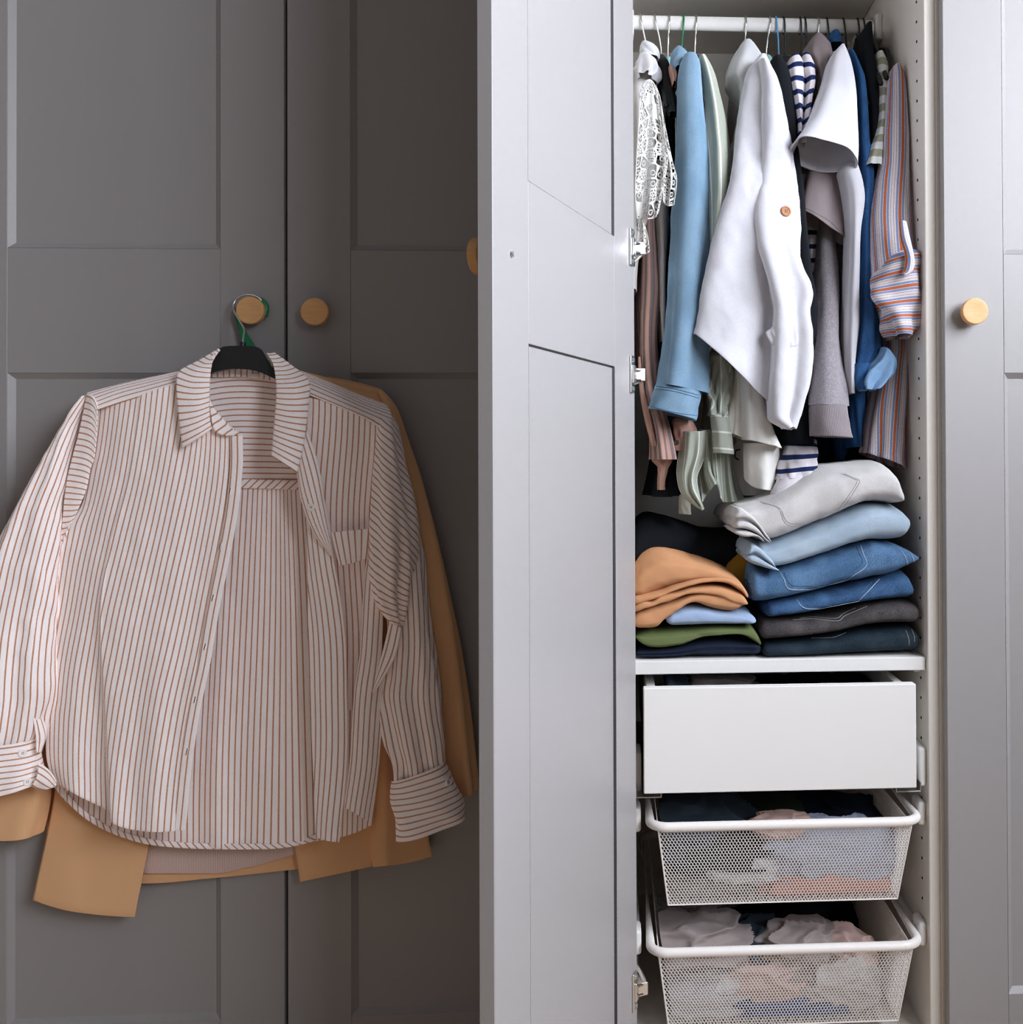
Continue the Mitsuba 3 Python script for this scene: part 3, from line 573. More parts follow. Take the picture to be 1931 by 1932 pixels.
# mesh baskets
def strip3(P, N, w, t):
    "a flat strip along the points P, w wide in the plane whose normal is N, t thick"
    P = np.asarray(P); d = np.gradient(P, axis=0); d /= np.linalg.norm(d, axis=1, keepdims=True)
    b = np.cross(N, d)
    V = np.stack([P+b*w/2+N*t/2, P-b*w/2+N*t/2, P-b*w/2-N*t/2, P+b*w/2-N*t/2], 1); n = len(P)
    f = []
    for i in range(n-1):
        for j in range(4):
            k = (j+1) % 4; f += [(4*i+j, 4*i+k, 4*i+4+k), (4*i+j, 4*i+4+k, 4*i+4+j)]
    return V.reshape(-1, 3), np.array(f)
def expanded(A, B, C, D, px, py, w=.0017, t=.0012):
    "expanded metal over the quad A B (top) C D (bottom, D under A): zigzag strips that meet at their tips"
    A, B, C, D = map(np.asarray, (A, B, C, D))
    nx = max(2, int(round(np.linalg.norm(B-A)/px))); ny = max(2, int(round(np.linalg.norm(D-A)/py)))
    N = np.cross(B-A, D-A); N = N/np.linalg.norm(N)
    Vs, Fs, o = [], [], 0
    for r in range(ny+1):
        s = np.arange(0, 2*nx+1)/(2*nx)
        z = np.where((np.arange(2*nx+1)+r) % 2 == 0, .5, -.5)*(1-.22)
        v = np.clip((r+z)/ny, 0, 1)
        P = (A*(1-s)[:, None]+B*s[:, None])*(1-v)[:, None]+(D*(1-s)[:, None]+C*s[:, None])*v[:, None]
        V, f = strip3(P, N, w, t); Vs.append(V); Fs.append(f+o); o += len(V)
    return trimesh.Trimesh(np.vstack(Vs), np.vstack(Fs), process=False)
BASK = pbr('basket_metal', lin('#dedad5'), .4, .4)
def basket(zrim, zbot, label, ydoor=-.012):
    k = thing('pull_out_basket', label, 'basket', 'pull-out mesh baskets')
    x0, x1, y0, y1 = .5385, .9665, ydoor, .50
    r = .028
    def ringpts(x0, x1, y0, y1, r, z, n=8):
        out = []
        for cx, cy, a0 in ((x1-r, y0+r, -90), (x1-r, y1-r, 0), (x0+r, y1-r, 90), (x0+r, y0+r, 180)):
            for i in range(n+1): a = math.radians(a0+90*i/n); out.append((cx+r*math.cos(a), cy+r*math.sin(a), z))
        return out
    P = ringpts(x0+.006, x1-.006, y0+.006, y1-.006, r, zrim)
    part(k, 'rim', tube(P+P[:2], .0072, 14), BASK, smooth=60)
    sx, sy = .034, .040
    q = [(x0+.018, y0+.012), (x1-.018, y0+.012), (x1-.018, y1-.012), (x0+.018, y1-.012)]
    b = [(x0+sx, y0+sy), (x1-sx, y0+sy), (x1-sx, y1-sy), (x0+sx, y1-sy)]
    top = [(x, y, zrim-.006) for x, y in q]; bot = [(x, y, zbot) for x, y in b]
    for i, nm in enumerate(('front_mesh', 'side_mesh', 'back_mesh', 'side_mesh')):
        j = (i+1) % 4
        part(k, nm, expanded(top[i], top[j], bot[j], bot[i], .0053, .0049), BASK, 'fine diamond wire mesh', smooth=False)
    part(k, 'bottom_mesh', expanded(bot[0], bot[1], bot[2], bot[3], .0075, .007), BASK, smooth=False)
    part(k, 'edge_wire', tube(bot+bot[:2], .0014, 6), BASK)
    for i in range(4): part(k, 'edge_wire', tube([top[i], bot[i]], .0014, 6), BASK)
    for sgn, xw in ((1, IX0), (-1, IX1)):
        part(k, 'runner', cat([box(min(xw, xw+sgn*.012), max(xw, xw+sgn*.012), .04, .53, zrim-.014, zrim-.004, .001), rbox(min(xw, xw+sgn*.013), max(xw, xw+sgn*.013), .034, .075, zrim-.022, zrim+.016, .005, 12)]), WHITE)
    return k, (x0, x1, y0, y1, b)
zr1, zb1 = at(1470, 1555.5, -.006)[2], (at(1266, 1707, .028)[2]+at(1672, 1696, .028)[2])/2
zr2 = at(1470, 1791.5, -.006)[2]
B1, b1 = basket(zr1, zb1, 'upper pull-out white wire mesh basket under the white drawer')
B2, b2 = basket(zr2, zr2-(zr1-zb1), 'lower pull-out white wire mesh basket near the wardrobe floor')

# ------------------------------------------------------------------ more cloths
def mottled(a, b, f=900, oct_=2, stretch=(1, 1)):
    def fn(p, n, uv): return mix(a, b, smoothstep(.25, .75, fbm(uv.x*f*stretch[0], uv.y*f*stretch[1], 0, octaves=oct_)))
    return fn
def denim(a, b):
    def fn(p, n, uv):
        t = fbm(uv.x*2600, uv.y*900, 3, octaves=2)*.6+.4*fbm(uv.x*45, uv.y*25, 0, octaves=2)
        return mix(lin(a), lin(b), smoothstep(.3, .7, t))
    return fn
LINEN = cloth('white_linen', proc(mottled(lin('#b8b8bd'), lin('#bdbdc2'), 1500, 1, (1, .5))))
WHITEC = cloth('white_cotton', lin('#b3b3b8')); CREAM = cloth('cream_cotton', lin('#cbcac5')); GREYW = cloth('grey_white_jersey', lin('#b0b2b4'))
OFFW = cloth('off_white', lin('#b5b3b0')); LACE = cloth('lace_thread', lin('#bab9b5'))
CHAMB = cloth('chambray', proc(denim('#5f7a8f', '#70899c'))); DDENIM = cloth('dark_denim', proc(denim('#1d3a60', '#305a8a'))); LDENIM = cloth('light_denim_inside', proc(denim('#5a7899', '#7391ad')))
BLACKC = cloth('black_cloth', lin('#14171b'), .95, .1); NAVY = cloth('navy_cloth', lin('#1a2130'), .95, .1)
TAUPE = cloth('taupe_jersey', lin('#786e6f')); HEATHER = cloth('heather_knit', proc(mottled(lin('#716c70'), lin('#8d888c'), 1100)))
def ribk(p, n, uv): return mix(lin('#645e61'), lin('#8a8386'), .5+.5*dr.sin(uv.x*2*math.pi/.0028))
RIBK = cloth('rib_knit', proc(ribk))
SAGE = cloth('sage_stripe', proc(lambda p, n, uv: mix(lin('#969c90'), lin('#c6c8c2'), smoothstep(.86, .91, dr.abs(2*(uv.x/.027-dr.floor(uv.x/.027))-1)))))
SAGE2 = cloth('sage_bars', proc(lambda p, n, uv: mix(lin('#8c8b79'), lin('#c6c9c5'), smoothstep(-.15, .15, dr.sin(uv.y*2*math.pi/.030)))))
BRETON = cloth('breton', proc(lambda p, n, uv: mix(lin('#bfbabe'), lin('#17244a'), smoothstep(.60, .68, dr.abs(2*(uv.y/.027-dr.floor(uv.y/.027))-1)))))
BRETON_D = cloth('breton_dark', proc(lambda p, n, uv: mix(lin('#b9b4b8'), lin('#121b33'), smoothstep(.62, .70, dr.abs(2*(uv.y/.0245-dr.floor(uv.y/.0245))-1)))))
def multi(p, n, uv):
    t = uv.x/.0245; t = t-dr.floor(t)
    band = lambda a, b: smoothstep(a-.012, a+.012, t)*(1-smoothstep(b-.012, b+.012, t))
    c = mix(lin('#beb7b8'), lin('#a05b40'), band(.02, .22)); c = mix(c, lin('#727f9f'), band(.25, .40)); c = mix(c, lin('#727f9f'), band(.84, .98))
    return mix(c, lin('#6d4a46'), .75*(band(.50, .53)+band(.69, .72)))
MULTI = cloth('multi_stripe', proc(multi))
def rose(p, n, uv):
    t = uv.x/.016; t = t-dr.floor(t)
    return mix(lin('#6a5e5f'), lin('#a07e72'), smoothstep(.42, .5, t)*(1-smoothstep(.9, .98, t)))
ROSE = cloth('rose_stripe', proc(rose)); PEACH = cloth('peach_cotton', lin('#a58376'))
WOODB = pbr('wood_button', lin('#9a6a42'), .5, .3)
SEAMW = cloth('pale_seam', lin('#93a2b2')); SEAMD = cloth('dark_seam', lin('#3a5876')); SEAMG = cloth('grey_seam', lin('#8d8a86'))

# ------------------------------------------------------------------ folded things
class Fold:
    "a folded piece: runs along x between a top and a bottom line read at its front, from Yf back to Yb"
    def __init__(self, top, bot, Yf, Yb, n=90, m=56, seed=0, rough=.003, sq=3.4, end=.012, layers=()):
        a, b = sm(top, n), sm(bot, n)
        A = np.array([at(x, y, Yf+.012) for x, y in a]); B = np.array([at(x, y, Yf+.012) for x, y in b])
        x0, x1 = min(A[0, 0], B[0, 0]), max(A[-1, 0], B[-1, 0])
        X = np.linspace(x0, x1, n)
        zt, zb = np.interp(X, A[:, 0], A[:, 2]), np.interp(X, B[:, 0], B[:, 2])
        th = np.linspace(0, 2*np.pi, m+1)+np.pi/2*0
        c, sn = np.cos(th), np.sin(th)
        ce, se = np.sign(c)*np.abs(c)**(2/sq), np.sign(sn)*np.abs(sn)**(2/sq)
        Yc, hd = (Yf+Yb)/2, (Yb-Yf)/2
        d = np.minimum(X-x0, x1-X); e = np.sqrt(np.clip(1-(1-np.clip(d/end, 0, 1))**2, 0, 1))
        h = np.maximum((zt-zb)/2, .002)*np.maximum(e, .02); zm = (zt+zb)/2
        # rings: start at the back (y+), go over the top to the front
        Yr = Yc+hd*ce[None, :]*(.9+.1*e[:, None]); Zr = zm[:, None]+h[:, None]*se[None, :]
        # the cross-section keeps a round front of its own height
        k = np.clip(h/hd, 0, 1)[:, None]
        front = ce[None, :] < 0
        G = np.stack([np.repeat(X[:, None], m+1, 1), Yr, Zr], -1)
        nz = pnoise(G*[1, .5, 1.6], 26, seed, 3)*2*rough+pnoise(G, 9, seed+4, 2)*rough*2
        for zf, dep in layers: nz = nz-dep*np.exp(-((se[None, :]-zf)/.09)**2)*front
        N = np.stack([np.zeros_like(Yr), np.sign(ce)[None, :]*np.abs(ce)[None, :]**1.4+0*Yr, .6*se[None, :]+0*Zr], -1); N /= np.linalg.norm(N, axis=2, keepdims=True)+1e-9
        nz[:, -1] = nz[:, 0]
        G = G+N*(nz*np.minimum(1, e*1.5)[:, None])[..., None]
        G[:, :, 0] += (pnoise(G*[.2, 1, 1], 30, seed+7)*.008)*(np.clip(1-d/end, 0, 1)[:, None])
        G[:, -1] = G[:, 0]
        self.G = G
        f = grid_faces(n, m+1)
        mm = trimesh.Trimesh(G.reshape(-1, 3), f, process=False)
        cen = G.mean(1).repeat(m+1, 0).reshape(n, m+1, 3)
        if (mm.face_normals*(mm.triangles_center-cen.reshape(-1, 3)[f[:, 0]])).sum() < 0: mm.invert()
        self.mesh = mm
        self.uv = np.stack([np.repeat(X[:, None], m+1, 1), np.broadcast_to(arclen(G, 1)[None, :], (n, m+1))], -1).reshape(-1, 2)
def folded(name, label, cat_, mat, top, bot, Yf, Yb, group=None, **kw):
    k = thing(name, label, cat_, group); F_ = Fold(top, bot, Yf, Yb, **kw)
    put(k, F_.mesh, mat, smooth=True, uv=F_.uv); return k, F_
GJ = 'folded jeans in the right stack'
JN = {n: cloth('jeans_'+n, proc(denim(a, b))) for n, a, b in (('black', '#14202a', '#26323a'), ('charcoal', '#2c2b2d', '#4f4a4a'), ('blue', '#253d5c', '#405f83'), ('mid', '#35506f', '#587796'), ('light', '#8697a6', '#98a6b1'), ('white', '#a9a7a6', '#b6b4b2'))}
k, f = folded('folded_jeans', 'black folded jeans at the bottom of the right stack', 'jeans', JN['black'], C3((826, 1010), (1150, 985), (1500, 920), (1788, 905)), C3((826, 1101), (1100, 1098), (1500, 1086), (1788, 1077)), .035, .36, GJ, seed=1)
stitch(k, f.mesh, C3((1130, 978), (1250, 975), (1300, 962), (1340, 945)), SEAMG); stitch(k, f.mesh, C3((1705, 930), (1722, 980), (1726, 1020)), SEAMG); stitch(k, f.mesh, C3((1740, 922), (1757, 970), (1757, 1000)), SEAMG)
k, f = folded('folded_jeans', 'charcoal grey folded jeans second from the bottom of the right stack', 'jeans', JN['charcoal'], C3((815, 872), (1050, 862), (1290, 850), (1480, 775), (1600, 752), (1745, 755)), C3((822, 1005), (1150, 972), (1500, 912), (1792, 900)), .033, .36, GJ, seed=2)
stitch(k, f.mesh, C3((1020, 866), (1150, 862), (1290, 874), (1340, 840), (1470, 785)), SEAMG); stitch(k, f.mesh, C3((1060, 856), (1150, 850), (1280, 858), (1330, 826), (1400, 795)), SEAMG)
k, f = folded('folded_jeans', 'deep blue folded jeans with a stitched pocket, just above the charcoal pair', 'jeans', JN['blue'], C3((852, 770), (1000, 742), (1400, 662), (1560, 600), (1700, 574), (1735, 610), (1752, 650)), C3((858, 868), (1100, 840), (1450, 778), (1752, 752)), .036, .36, GJ, seed=3)
stitch(k, f.mesh, C3((1040, 745), (1090, 796), (1200, 800), (1360, 796), (1450, 720), (1545, 620)), SEAMW, .0007); stitch(k, f.mesh, C3((1080, 745), (1110, 776), (1200, 780), (1345, 778), (1420, 715), (1500, 635)), SEAMD)
k, f = folded('folded_jeans', 'mid blue folded jeans with waistband end showing, in the middle of the right stack', 'jeans', JN['mid'], C3((760, 522), (850, 560), (940, 568), (1100, 520), (1440, 412), (1530, 384), (1680, 412), (1788, 480)), C3((772, 785), (1000, 748), (1400, 655), (1640, 600), (1788, 500)), .03, .37, GJ, seed=4)
stitch(k, f.mesh, C3((935, 572), (965, 620), (995, 680), (1120, 684), (1255, 690), (1370, 610), (1465, 540), (1448, 470), (1428, 414)), SEAMW, .0007); stitch(k, f.mesh, C3((965, 580), (1010, 655), (1120, 662), (1245, 664), (1350, 590), (1440, 525), (1425, 470), (1408, 425)), SEAMD)
stitch(k, f.mesh, C3((1690, 420), (1740, 470), (1760, 535)), SEAMW, .0007); stitch(k, f.mesh, C3((1660, 425), (1700, 480), (1722, 545)), SEAMW)
k, f = folded('folded_jeans', 'pale blue folded jeans second from the top of the right stack', 'jeans', JN['light'], C3((735, 430), (790, 395), (885, 405), (1200, 290), (1470, 172), (1640, 165), (1715, 200), (1732, 226)), C3((735, 505), (800, 540), (940, 566), (1200, 490), (1450, 405), (1590, 402), (1690, 390), (1732, 350)), .03, .37, GJ, seed=5)
for tp, bt, sd in ((((733, 440), (770, 400), (820, 430), (890, 500), (915, 545)), ((733, 480), (790, 470), (850, 510), (915, 560)), 1), (((736, 470), (790, 462), (850, 500), (930, 560)), ((736, 510), (800, 542), (870, 560), (930, 572)), 2)):
    F_ = Fold(C3(*tp), C3(*bt), .024-.002*sd, .2, seed=60+sd, rough=.003, end=.008); part(k, 'fold', F_.mesh, JN['light'], smooth=True, uv=F_.uv)
k, f = folded('folded_jeans', 'off-white folded jeans lying on top of the right stack', 'jeans', JN['white'], C3((662, 240), (690, 190), (880, 120), (1150, -40), (1350, -80), (1560, -98), (1640, -45), (1672, 30), (1694, 90)), C3((662, 330), (760, 352), (885, 404), (1200, 292), (1470, 172), (1590, 168), (1694, 185)), .028, .38, GJ, seed=6, rough=.004)
for tp, bt, sd in ((((660, 215), (700, 190), (770, 230), (850, 330), (890, 385)), ((660, 262), (740, 262), (800, 300), (850, 370), (890, 402)), 1), (((658, 270), (720, 258), (790, 290), (845, 360), (880, 392)), ((658, 315), (740, 322), (800, 350), (880, 404)), 2), (((664, 318), (740, 318), (800, 345), (850, 385)), ((664, 350), (730, 372), (800, 366), (850, 398)), 3)):
    F_ = Fold(C3(*tp), C3(*bt), .023-.0015*sd, .2, seed=70+sd, rough=.003, end=.008); part(k, 'fold', F_.mesh, JN['white'], smooth=True, uv=F_.uv)
for w_ in (0, 16): stitch(k, f.mesh, C3((820+w_, 150+w_*.6), (930+w_*.6, 190), (1000+w_*.3, 296-w_), (1245-w_*.5, 262-w_), (1420-w_, 42), (1400-w_, 10), (1330-w_, -20)), SEAMG, .0005)
GL = 'folded clothes in the left stack'
folded('folded_shirt', 'dark navy folded shirt at the bottom of the left stack', 'clothes', NAVY, C3((60, 1045), (300, 1030), (500, 985), (820, 990)), C3((60, 1104), (400, 1103), (830, 1098)), .04, .38, GL, seed=7, layers=((.0, .004),))
folded('folded_shirt', 'olive green folded shirt under the light blue one', 'clothes', cloth('olive', lin('#5b6540')), C3((60, 958), (250, 926), (700, 905), (790, 920), (826, 960)), C3((60, 985), (150, 1052), (330, 1040), (480, 985), (680, 968), (780, 1010), (826, 1076)), .036, .38, GL, seed=8, layers=((.1, .006),))
folded('folded_shirt', 'light blue folded shirt between the orange and the olive ones', 'clothes', cloth('pale_blue', lin('#8c9fba')), C3((242, 845), (300, 800), (420, 772), (700, 820), (800, 850)), C3((242, 872), (300, 914), (600, 908), (800, 898)), .036, .36, GL, seed=9)
ORK = cloth('orange_knit', lin('#b4845f'))
k, f = folded('folded_sweater', 'orange folded sweater on top of the left stack', 'sweater', ORK, C3((40, 560), (180, 470), (290, 466), (450, 510), (640, 580), (720, 650), (752, 700)), C3((40, 790), (250, 700), (450, 650), (640, 660), (752, 760)), .034, .36, GL, seed=10, rough=.003, end=.02)
for tp, bt, yf, sd in ((((40, 715), (200, 690), (300, 650), (450, 606), (600, 600), (700, 640), (752, 705)), ((40, 800), (200, 740), (320, 690), (450, 650), (600, 645), (700, 700), (752, 760)), .030, 1), (((40, 770), (110, 740), (160, 745), (215, 705), (300, 690), (420, 660), (560, 650), (690, 680), (748, 740)), ((40, 850), (150, 800), (260, 770), (400, 720), (560, 740), (660, 790), (748, 800)), .026, 2), (((40, 820), (150, 770), (300, 740), (420, 690), (560, 680), (660, 700), (720, 740)), ((40, 935), (180, 935), (250, 875), (400, 778), (520, 810), (640, 828), (720, 800)), .030, 3)):
    F_ = Fold(C3(*tp), C3(*bt), yf, .30, seed=40+sd, rough=.0035, end=.012); part(k, 'fold', F_.mesh, ORK, smooth=True, uv=F_.uv)
folded('folded_garment', 'large black folded garment behind the orange sweater', 'clothes', BLACKC, C3((40, 330), (130, 256), (250, 262), (400, 312), (530, 350), (760, 348)), C3((40, 700), (400, 700), (760, 690)), .16, .5, GL, seed=11)
folded('folded_garment', 'mustard yellow folded garment showing behind the orange sweater and the jeans', 'clothes', cloth('mustard', lin('#8a6420')), C3((600, 560), (690, 480), (760, 430), (800, 430)), C3((600, 760), (700, 760), (800, 760)), .12, .3, GL, seed=12)

def bundle(label, mat, x, y, Y, rx, ry, rz, seed, name='garment', bas=None, group=None):
    "a crumpled piece of clothing, centred behind a pixel; half sizes in metres; kept inside the basket bas = (rim z, bottom z)"
    m = trimesh.creation.icosphere(subdivisions=5); v = m.vertices.copy()
    v = np.sign(v)*np.abs(v)**.8
    q = v*np.array([1, 1, 1.2])+seed*3.1
    w = q+np.stack([pnoise(q, 1.1, seed+20), pnoise(q, 1.1, seed+21), pnoise(q, 1.1, seed+22)], -1)*1.2
    ridge = 1-np.abs(2*pnoise(w*[1, 1, .8], 1.7, seed, 1))*2
    d = .86+.26*ridge*np.clip(ridge, 0, 1)+.10*pnoise(v, 2.2, seed+1, 2)
    v = v*d[:, None]*np.array([rx, ry, rz])
    p = v+at(x, y, Y)
    if bas:
        zr, zb = bas; t = np.clip((zr-p[:, 2])/(zr-zb), 0, 1); ins = .022+.020*t
        p[:, 0] = np.clip(p[:, 0], .5385+ins, .9665-ins); p[:, 1] = np.clip(p[:, 1], .006+ins*.9, .485-ins); p[:, 2] = np.maximum(p[:, 2], zb+.004)
    m.vertices = p
    k = thing(name, label, 'clothes', group); uv = np.stack([v[:, 0]+v[:, 1]*.6, v[:, 2]+v[:, 1]*.5], -1)
    put(k, m, mat, smooth=True, uv=uv); return k
DGREEN = cloth('dark_green', lin('#2c3a2e')); SLATE = cloth('slate', lin('#343f4a')); CORAL = cloth('coral', lin('#c98a78')); BLUEGREY = cloth('blue_grey', lin('#9aa3b8')); PALE = cloth('pale_jersey', lin('#c9cbcb')); GREIGE = cloth('greige', lin('#8f8583')); PBLUE = cloth('print_blue', lin('#3f5484')); PINKY = cloth('dusty_pink', lin('#c3a79e')); LIME = cloth('moss', lin('#4a5a2a'))
gd, g1, g2 = 'clothes in the white drawer', 'clothes in the upper mesh basket', 'clothes in the lower mesh basket'
p4 = lambda X, Y: C4((X, Y))[0]
for X, Yp, Y, rx, mat, lab, sd in ((190, 170, .14, .05, SLATE, 'dark slate cloth in the drawer, leftmost', 1), (470, 180, .16, .08, GREIGE, 'grey cloth bulging above the drawer front', 2), (900, 200, .2, .10, BLACKC, 'black cloth in the middle of the drawer', 3), (1250, 210, .2, .09, NAVY, 'navy cloth at the right end of the drawer', 4)):
    bundle(lab, mat, *p4(X, Yp), Y, rx, .09, .032, sd, group=gd, bas=(1.0, zf0+.02))
for X, Yp, Y, rx, ry, rz, mat, lab, sd in ((360, 880, .16, .10, .11, .045, SLATE, 'dark slate garment at the left of the upper basket', 5), (860, 870, .25, .12, .1, .045, DGREEN, 'dark green garment at the back of the upper basket', 6), (1160, 900, .18, .10, .1, .045, NAVY, 'navy garment at the right of the upper basket', 7), (820, 880, .07, .05, .03, .018, PINKY, 'pale pink cloth peeking over the upper basket rim', 8),
                                   (480, 1000, .10, .10, .07, .035, BLACKC, 'black garment under the slate one in the upper basket', 9), (640, 1110, .07, .062, .03, .024, PALE, 'pale bundle low in the upper basket', 10), (1120, 1010, .075, .13, .04, .050, BLUEGREY, 'blue-grey garment filling the right of the upper basket', 11), (1090, 1205, .066, .115, .035, .034, CORAL, 'coral garment at the bottom right of the upper basket', 12), (420, 1200, .09, .08, .05, .025, GREIGE, 'greige cloth at the bottom left of the upper basket', 13),
                                   (380, 1490, .10, .085, .06, .042, GREIGE, 'taupe garment rising over the left of the lower basket rim', 14), (700, 1520, .13, .08, .07, .035, SLATE, 'slate garment in the middle of the lower basket', 15), (900, 1520, .10, .07, .06, .040, GREIGE, 'greige garment in the middle of the lower basket, right of the slate one', 16), (1120, 1540, .12, .06, .06, .03, PINKY, 'dusty pink garment at the right of the lower basket', 17), (1000, 1470, .34, .16, .09, .06, BLACKC, 'black garment at the back of the lower basket', 18),
                                   (380, 1790, .075, .075, .03, .042, WHITEC, 'white garment low in the left of the lower basket', 19), (560, 1700, .08, .06, .03, .03, PALE, 'pale grey garment behind the lower basket mesh', 20), (760, 1680, .07, .065, .03, .034, PINKY, 'pinkish garment in the centre of the lower basket mesh', 21), (900, 1830, .07, .11, .03, .024, PBLUE, 'blue garment at the bottom of the lower basket', 22), (1110, 1720, .075, .07, .035, .045, OFFW, 'off-white garment at the right of the lower basket mesh', 23)):
    bundle(lab, mat, *p4(X, Yp), Y, rx, ry, rz, sd, group=g1 if Yp < 1300 else g2, bas=(zr1, zb1) if Yp < 1300 else (zr2, zr2-(zr1-zb1)))

# ------------------------------------------------------------------ clothes on the rail
def rows(cr, lst, Y, hd, bz=0.0):
    y = np.interp(np.linspace(0, 1, len(lst)), np.linspace(0, 1, len(np.atleast_1d(Y))), np.atleast_1d(Y)); h = np.interp(np.linspace(0, 1, len(lst)), np.linspace(0, 1, len(np.atleast_1d(hd))), np.atleast_1d(hd))
    b = np.interp(np.linspace(0, 1, len(lst)), np.linspace(0, 1, len(np.atleast_1d(bz))), np.atleast_1d(bz))
    out = []
    for i, r in enumerate(lst):
        if len(r) == 3: r = (r[0], r[2], r[1], r[2])
        (a, c), = cr((r[0], r[1])); (d, e), = cr((r[2], r[3])); out.append((a, c, d, e, y[i], h[i], b[i]))
    return out
def hang(k, nm, mat, cr, lst, Y, hd, bz=0.0, label=None, swap=False, **kw):
    L_ = Loft(rows(cr, lst, Y, hd, bz), **kw); L_.key = L_.to(k, nm, mat, label, swap); return L_

# hangers: the hook goes over the rail, the body lies in the garment
def hanger(label, hx, nx, ny, mat, body=None, r=.0016, w=.30, wire=True, drop=.14):
    k = thing('hanger', label, 'hanger', 'hangers on the rail')
    top = at(hx, 34, RY_); nk = at(nx, ny, RY_); x0, x1 = top[0], nk[0]; zn = nk[2]
    R = RR_*1.0+r+.0005
    P = []
    for a in range(-60, 181, 15):
        t = math.radians(a); P.append((x0, RY_+R*.62*math.cos(t)+.0, RZ_+R*math.sin(t)))
    P = P[:-1]+[(x0+(x1-x0)*.1, RY_-R*.75, RZ_-.002), (x0+(x1-x0)*.45, RY_-R*.55, RZ_-R*1.2), (x0+(x1-x0)*.75, RY_-.004, RZ_-R*2.0), (x1, RY_, min(RZ_-R*2.6, zn+.012)), (x1, RY_, zn)]
    part(k, 'hook', tube(P, r, 8, 70), CHROME if wire else mat, smooth=True)
    b = body or mat
    pts = [(x1, RY_-w/2, zn-drop), (x1, RY_-w*.42, zn-drop*.82), (x1, RY_-w*.2, zn-drop*.32), (x1, RY_, zn-.004), (x1, RY_+w*.2, zn-drop*.32), (x1, RY_+w*.42, zn-drop*.82), (x1, RY_+w/2, zn-drop)]
    part(k, 'body', tube(pts, [.004, .0055, .006, .0075, .006, .0055, .004], 10, 40), b, smooth=True)
    if wire: part(k, 'neck', tube([(x1, RY_, zn-.006), (x1, RY_, zn+.004)], .0045, 10), b)
    return k
TEAL = pbr('teal_plastic', lin('#8fb9b6'), .4, .4)
for lab, hx, nx, ny, mat, wire in (('chrome-hooked hanger of the white lace blouse', 1209, 1220, 88, BLACKP, 1), ('chrome-hooked hanger carrying the black strappy dress', 1236, 1248, 108, BLACKP, 1), ('chrome-hooked hanger with a pale teal neck, left of the green one', 1263, 1261, 112, TEAL, 1),
                                   ('green plastic hanger of the light blue chambray shirt', 1290, 1287, 100, GREENP, 0), ('chrome-hooked black hanger of the sage striped blouse', 1314, 1312, 108, BLACKP, 1), ('chrome-hooked hanger of the grey-white top, alone in the wide gap', 1407, 1406, 96, WHITE, 1),
                                   ('chrome-hooked hanger with a pale teal neck beside the blue plastic one', 1453, 1447, 108, TEAL, 1), ('bright blue plastic hanger of the black cardigan', 1464, 1470, 116, BLUEP, 0), ('black plastic hanger of the striped sailor sweater', 1479, 1482, 110, BLACKP, 0),
                                   ('black plastic hanger just left of the taupe top, first of two', 1510, 1512, 104, BLACKP, 0), ('black plastic hanger just left of the taupe top, second of two', 1519, 1523, 108, BLACKP, 0), ('thin chrome-hooked hanger of the taupe top', 1544, 1541, 84, BLACKP, 1),
                                   ('black plastic hanger of the white t-shirt', 1560, 1566, 100, BLACKP, 0), ('black plastic hanger of the dark denim shirt', 1591, 1598, 106, BLACKP, 0), ('black plastic hanger of the black cardigan near the right panel', 1618, 1622, 70, BLACKP, 0), ('black plastic hanger left of the chrome hook at the rail end', 1629, 1632, 60, BLACKP, 0)):
    hanger(lab, hx, nx, ny, mat, wire=bool(wire))
k = thing('hanger', 'square-shouldered black hanger of the orange striped shirt at the rail end', 'hanger', 'hangers on the rail')
top = at(1646, 34, RY_)
part(k, 'hook', tube([(top[0], RY_+RR_*.75*math.cos(math.radians(a)), RZ_+(RR_+.002)*math.sin(math.radians(a))) for a in range(-60, 181, 15)]+[(top[0], RY_-.004, RZ_-.035), (top[0], RY_, at(1640, 98, RY_)[2])], .0016, 8, 60), CHROME, smooth=True)
part(k, 'body', tube([at(1640, 97, RY_), at(1655, 95, .25), at(1668, 94, .22), at(1674, 98, .2), at(1677, 120, .18), at(1678, 160, .16)], .005, 10, 40), BLACKP, smooth=True)

GR = 'clothes on the rail'
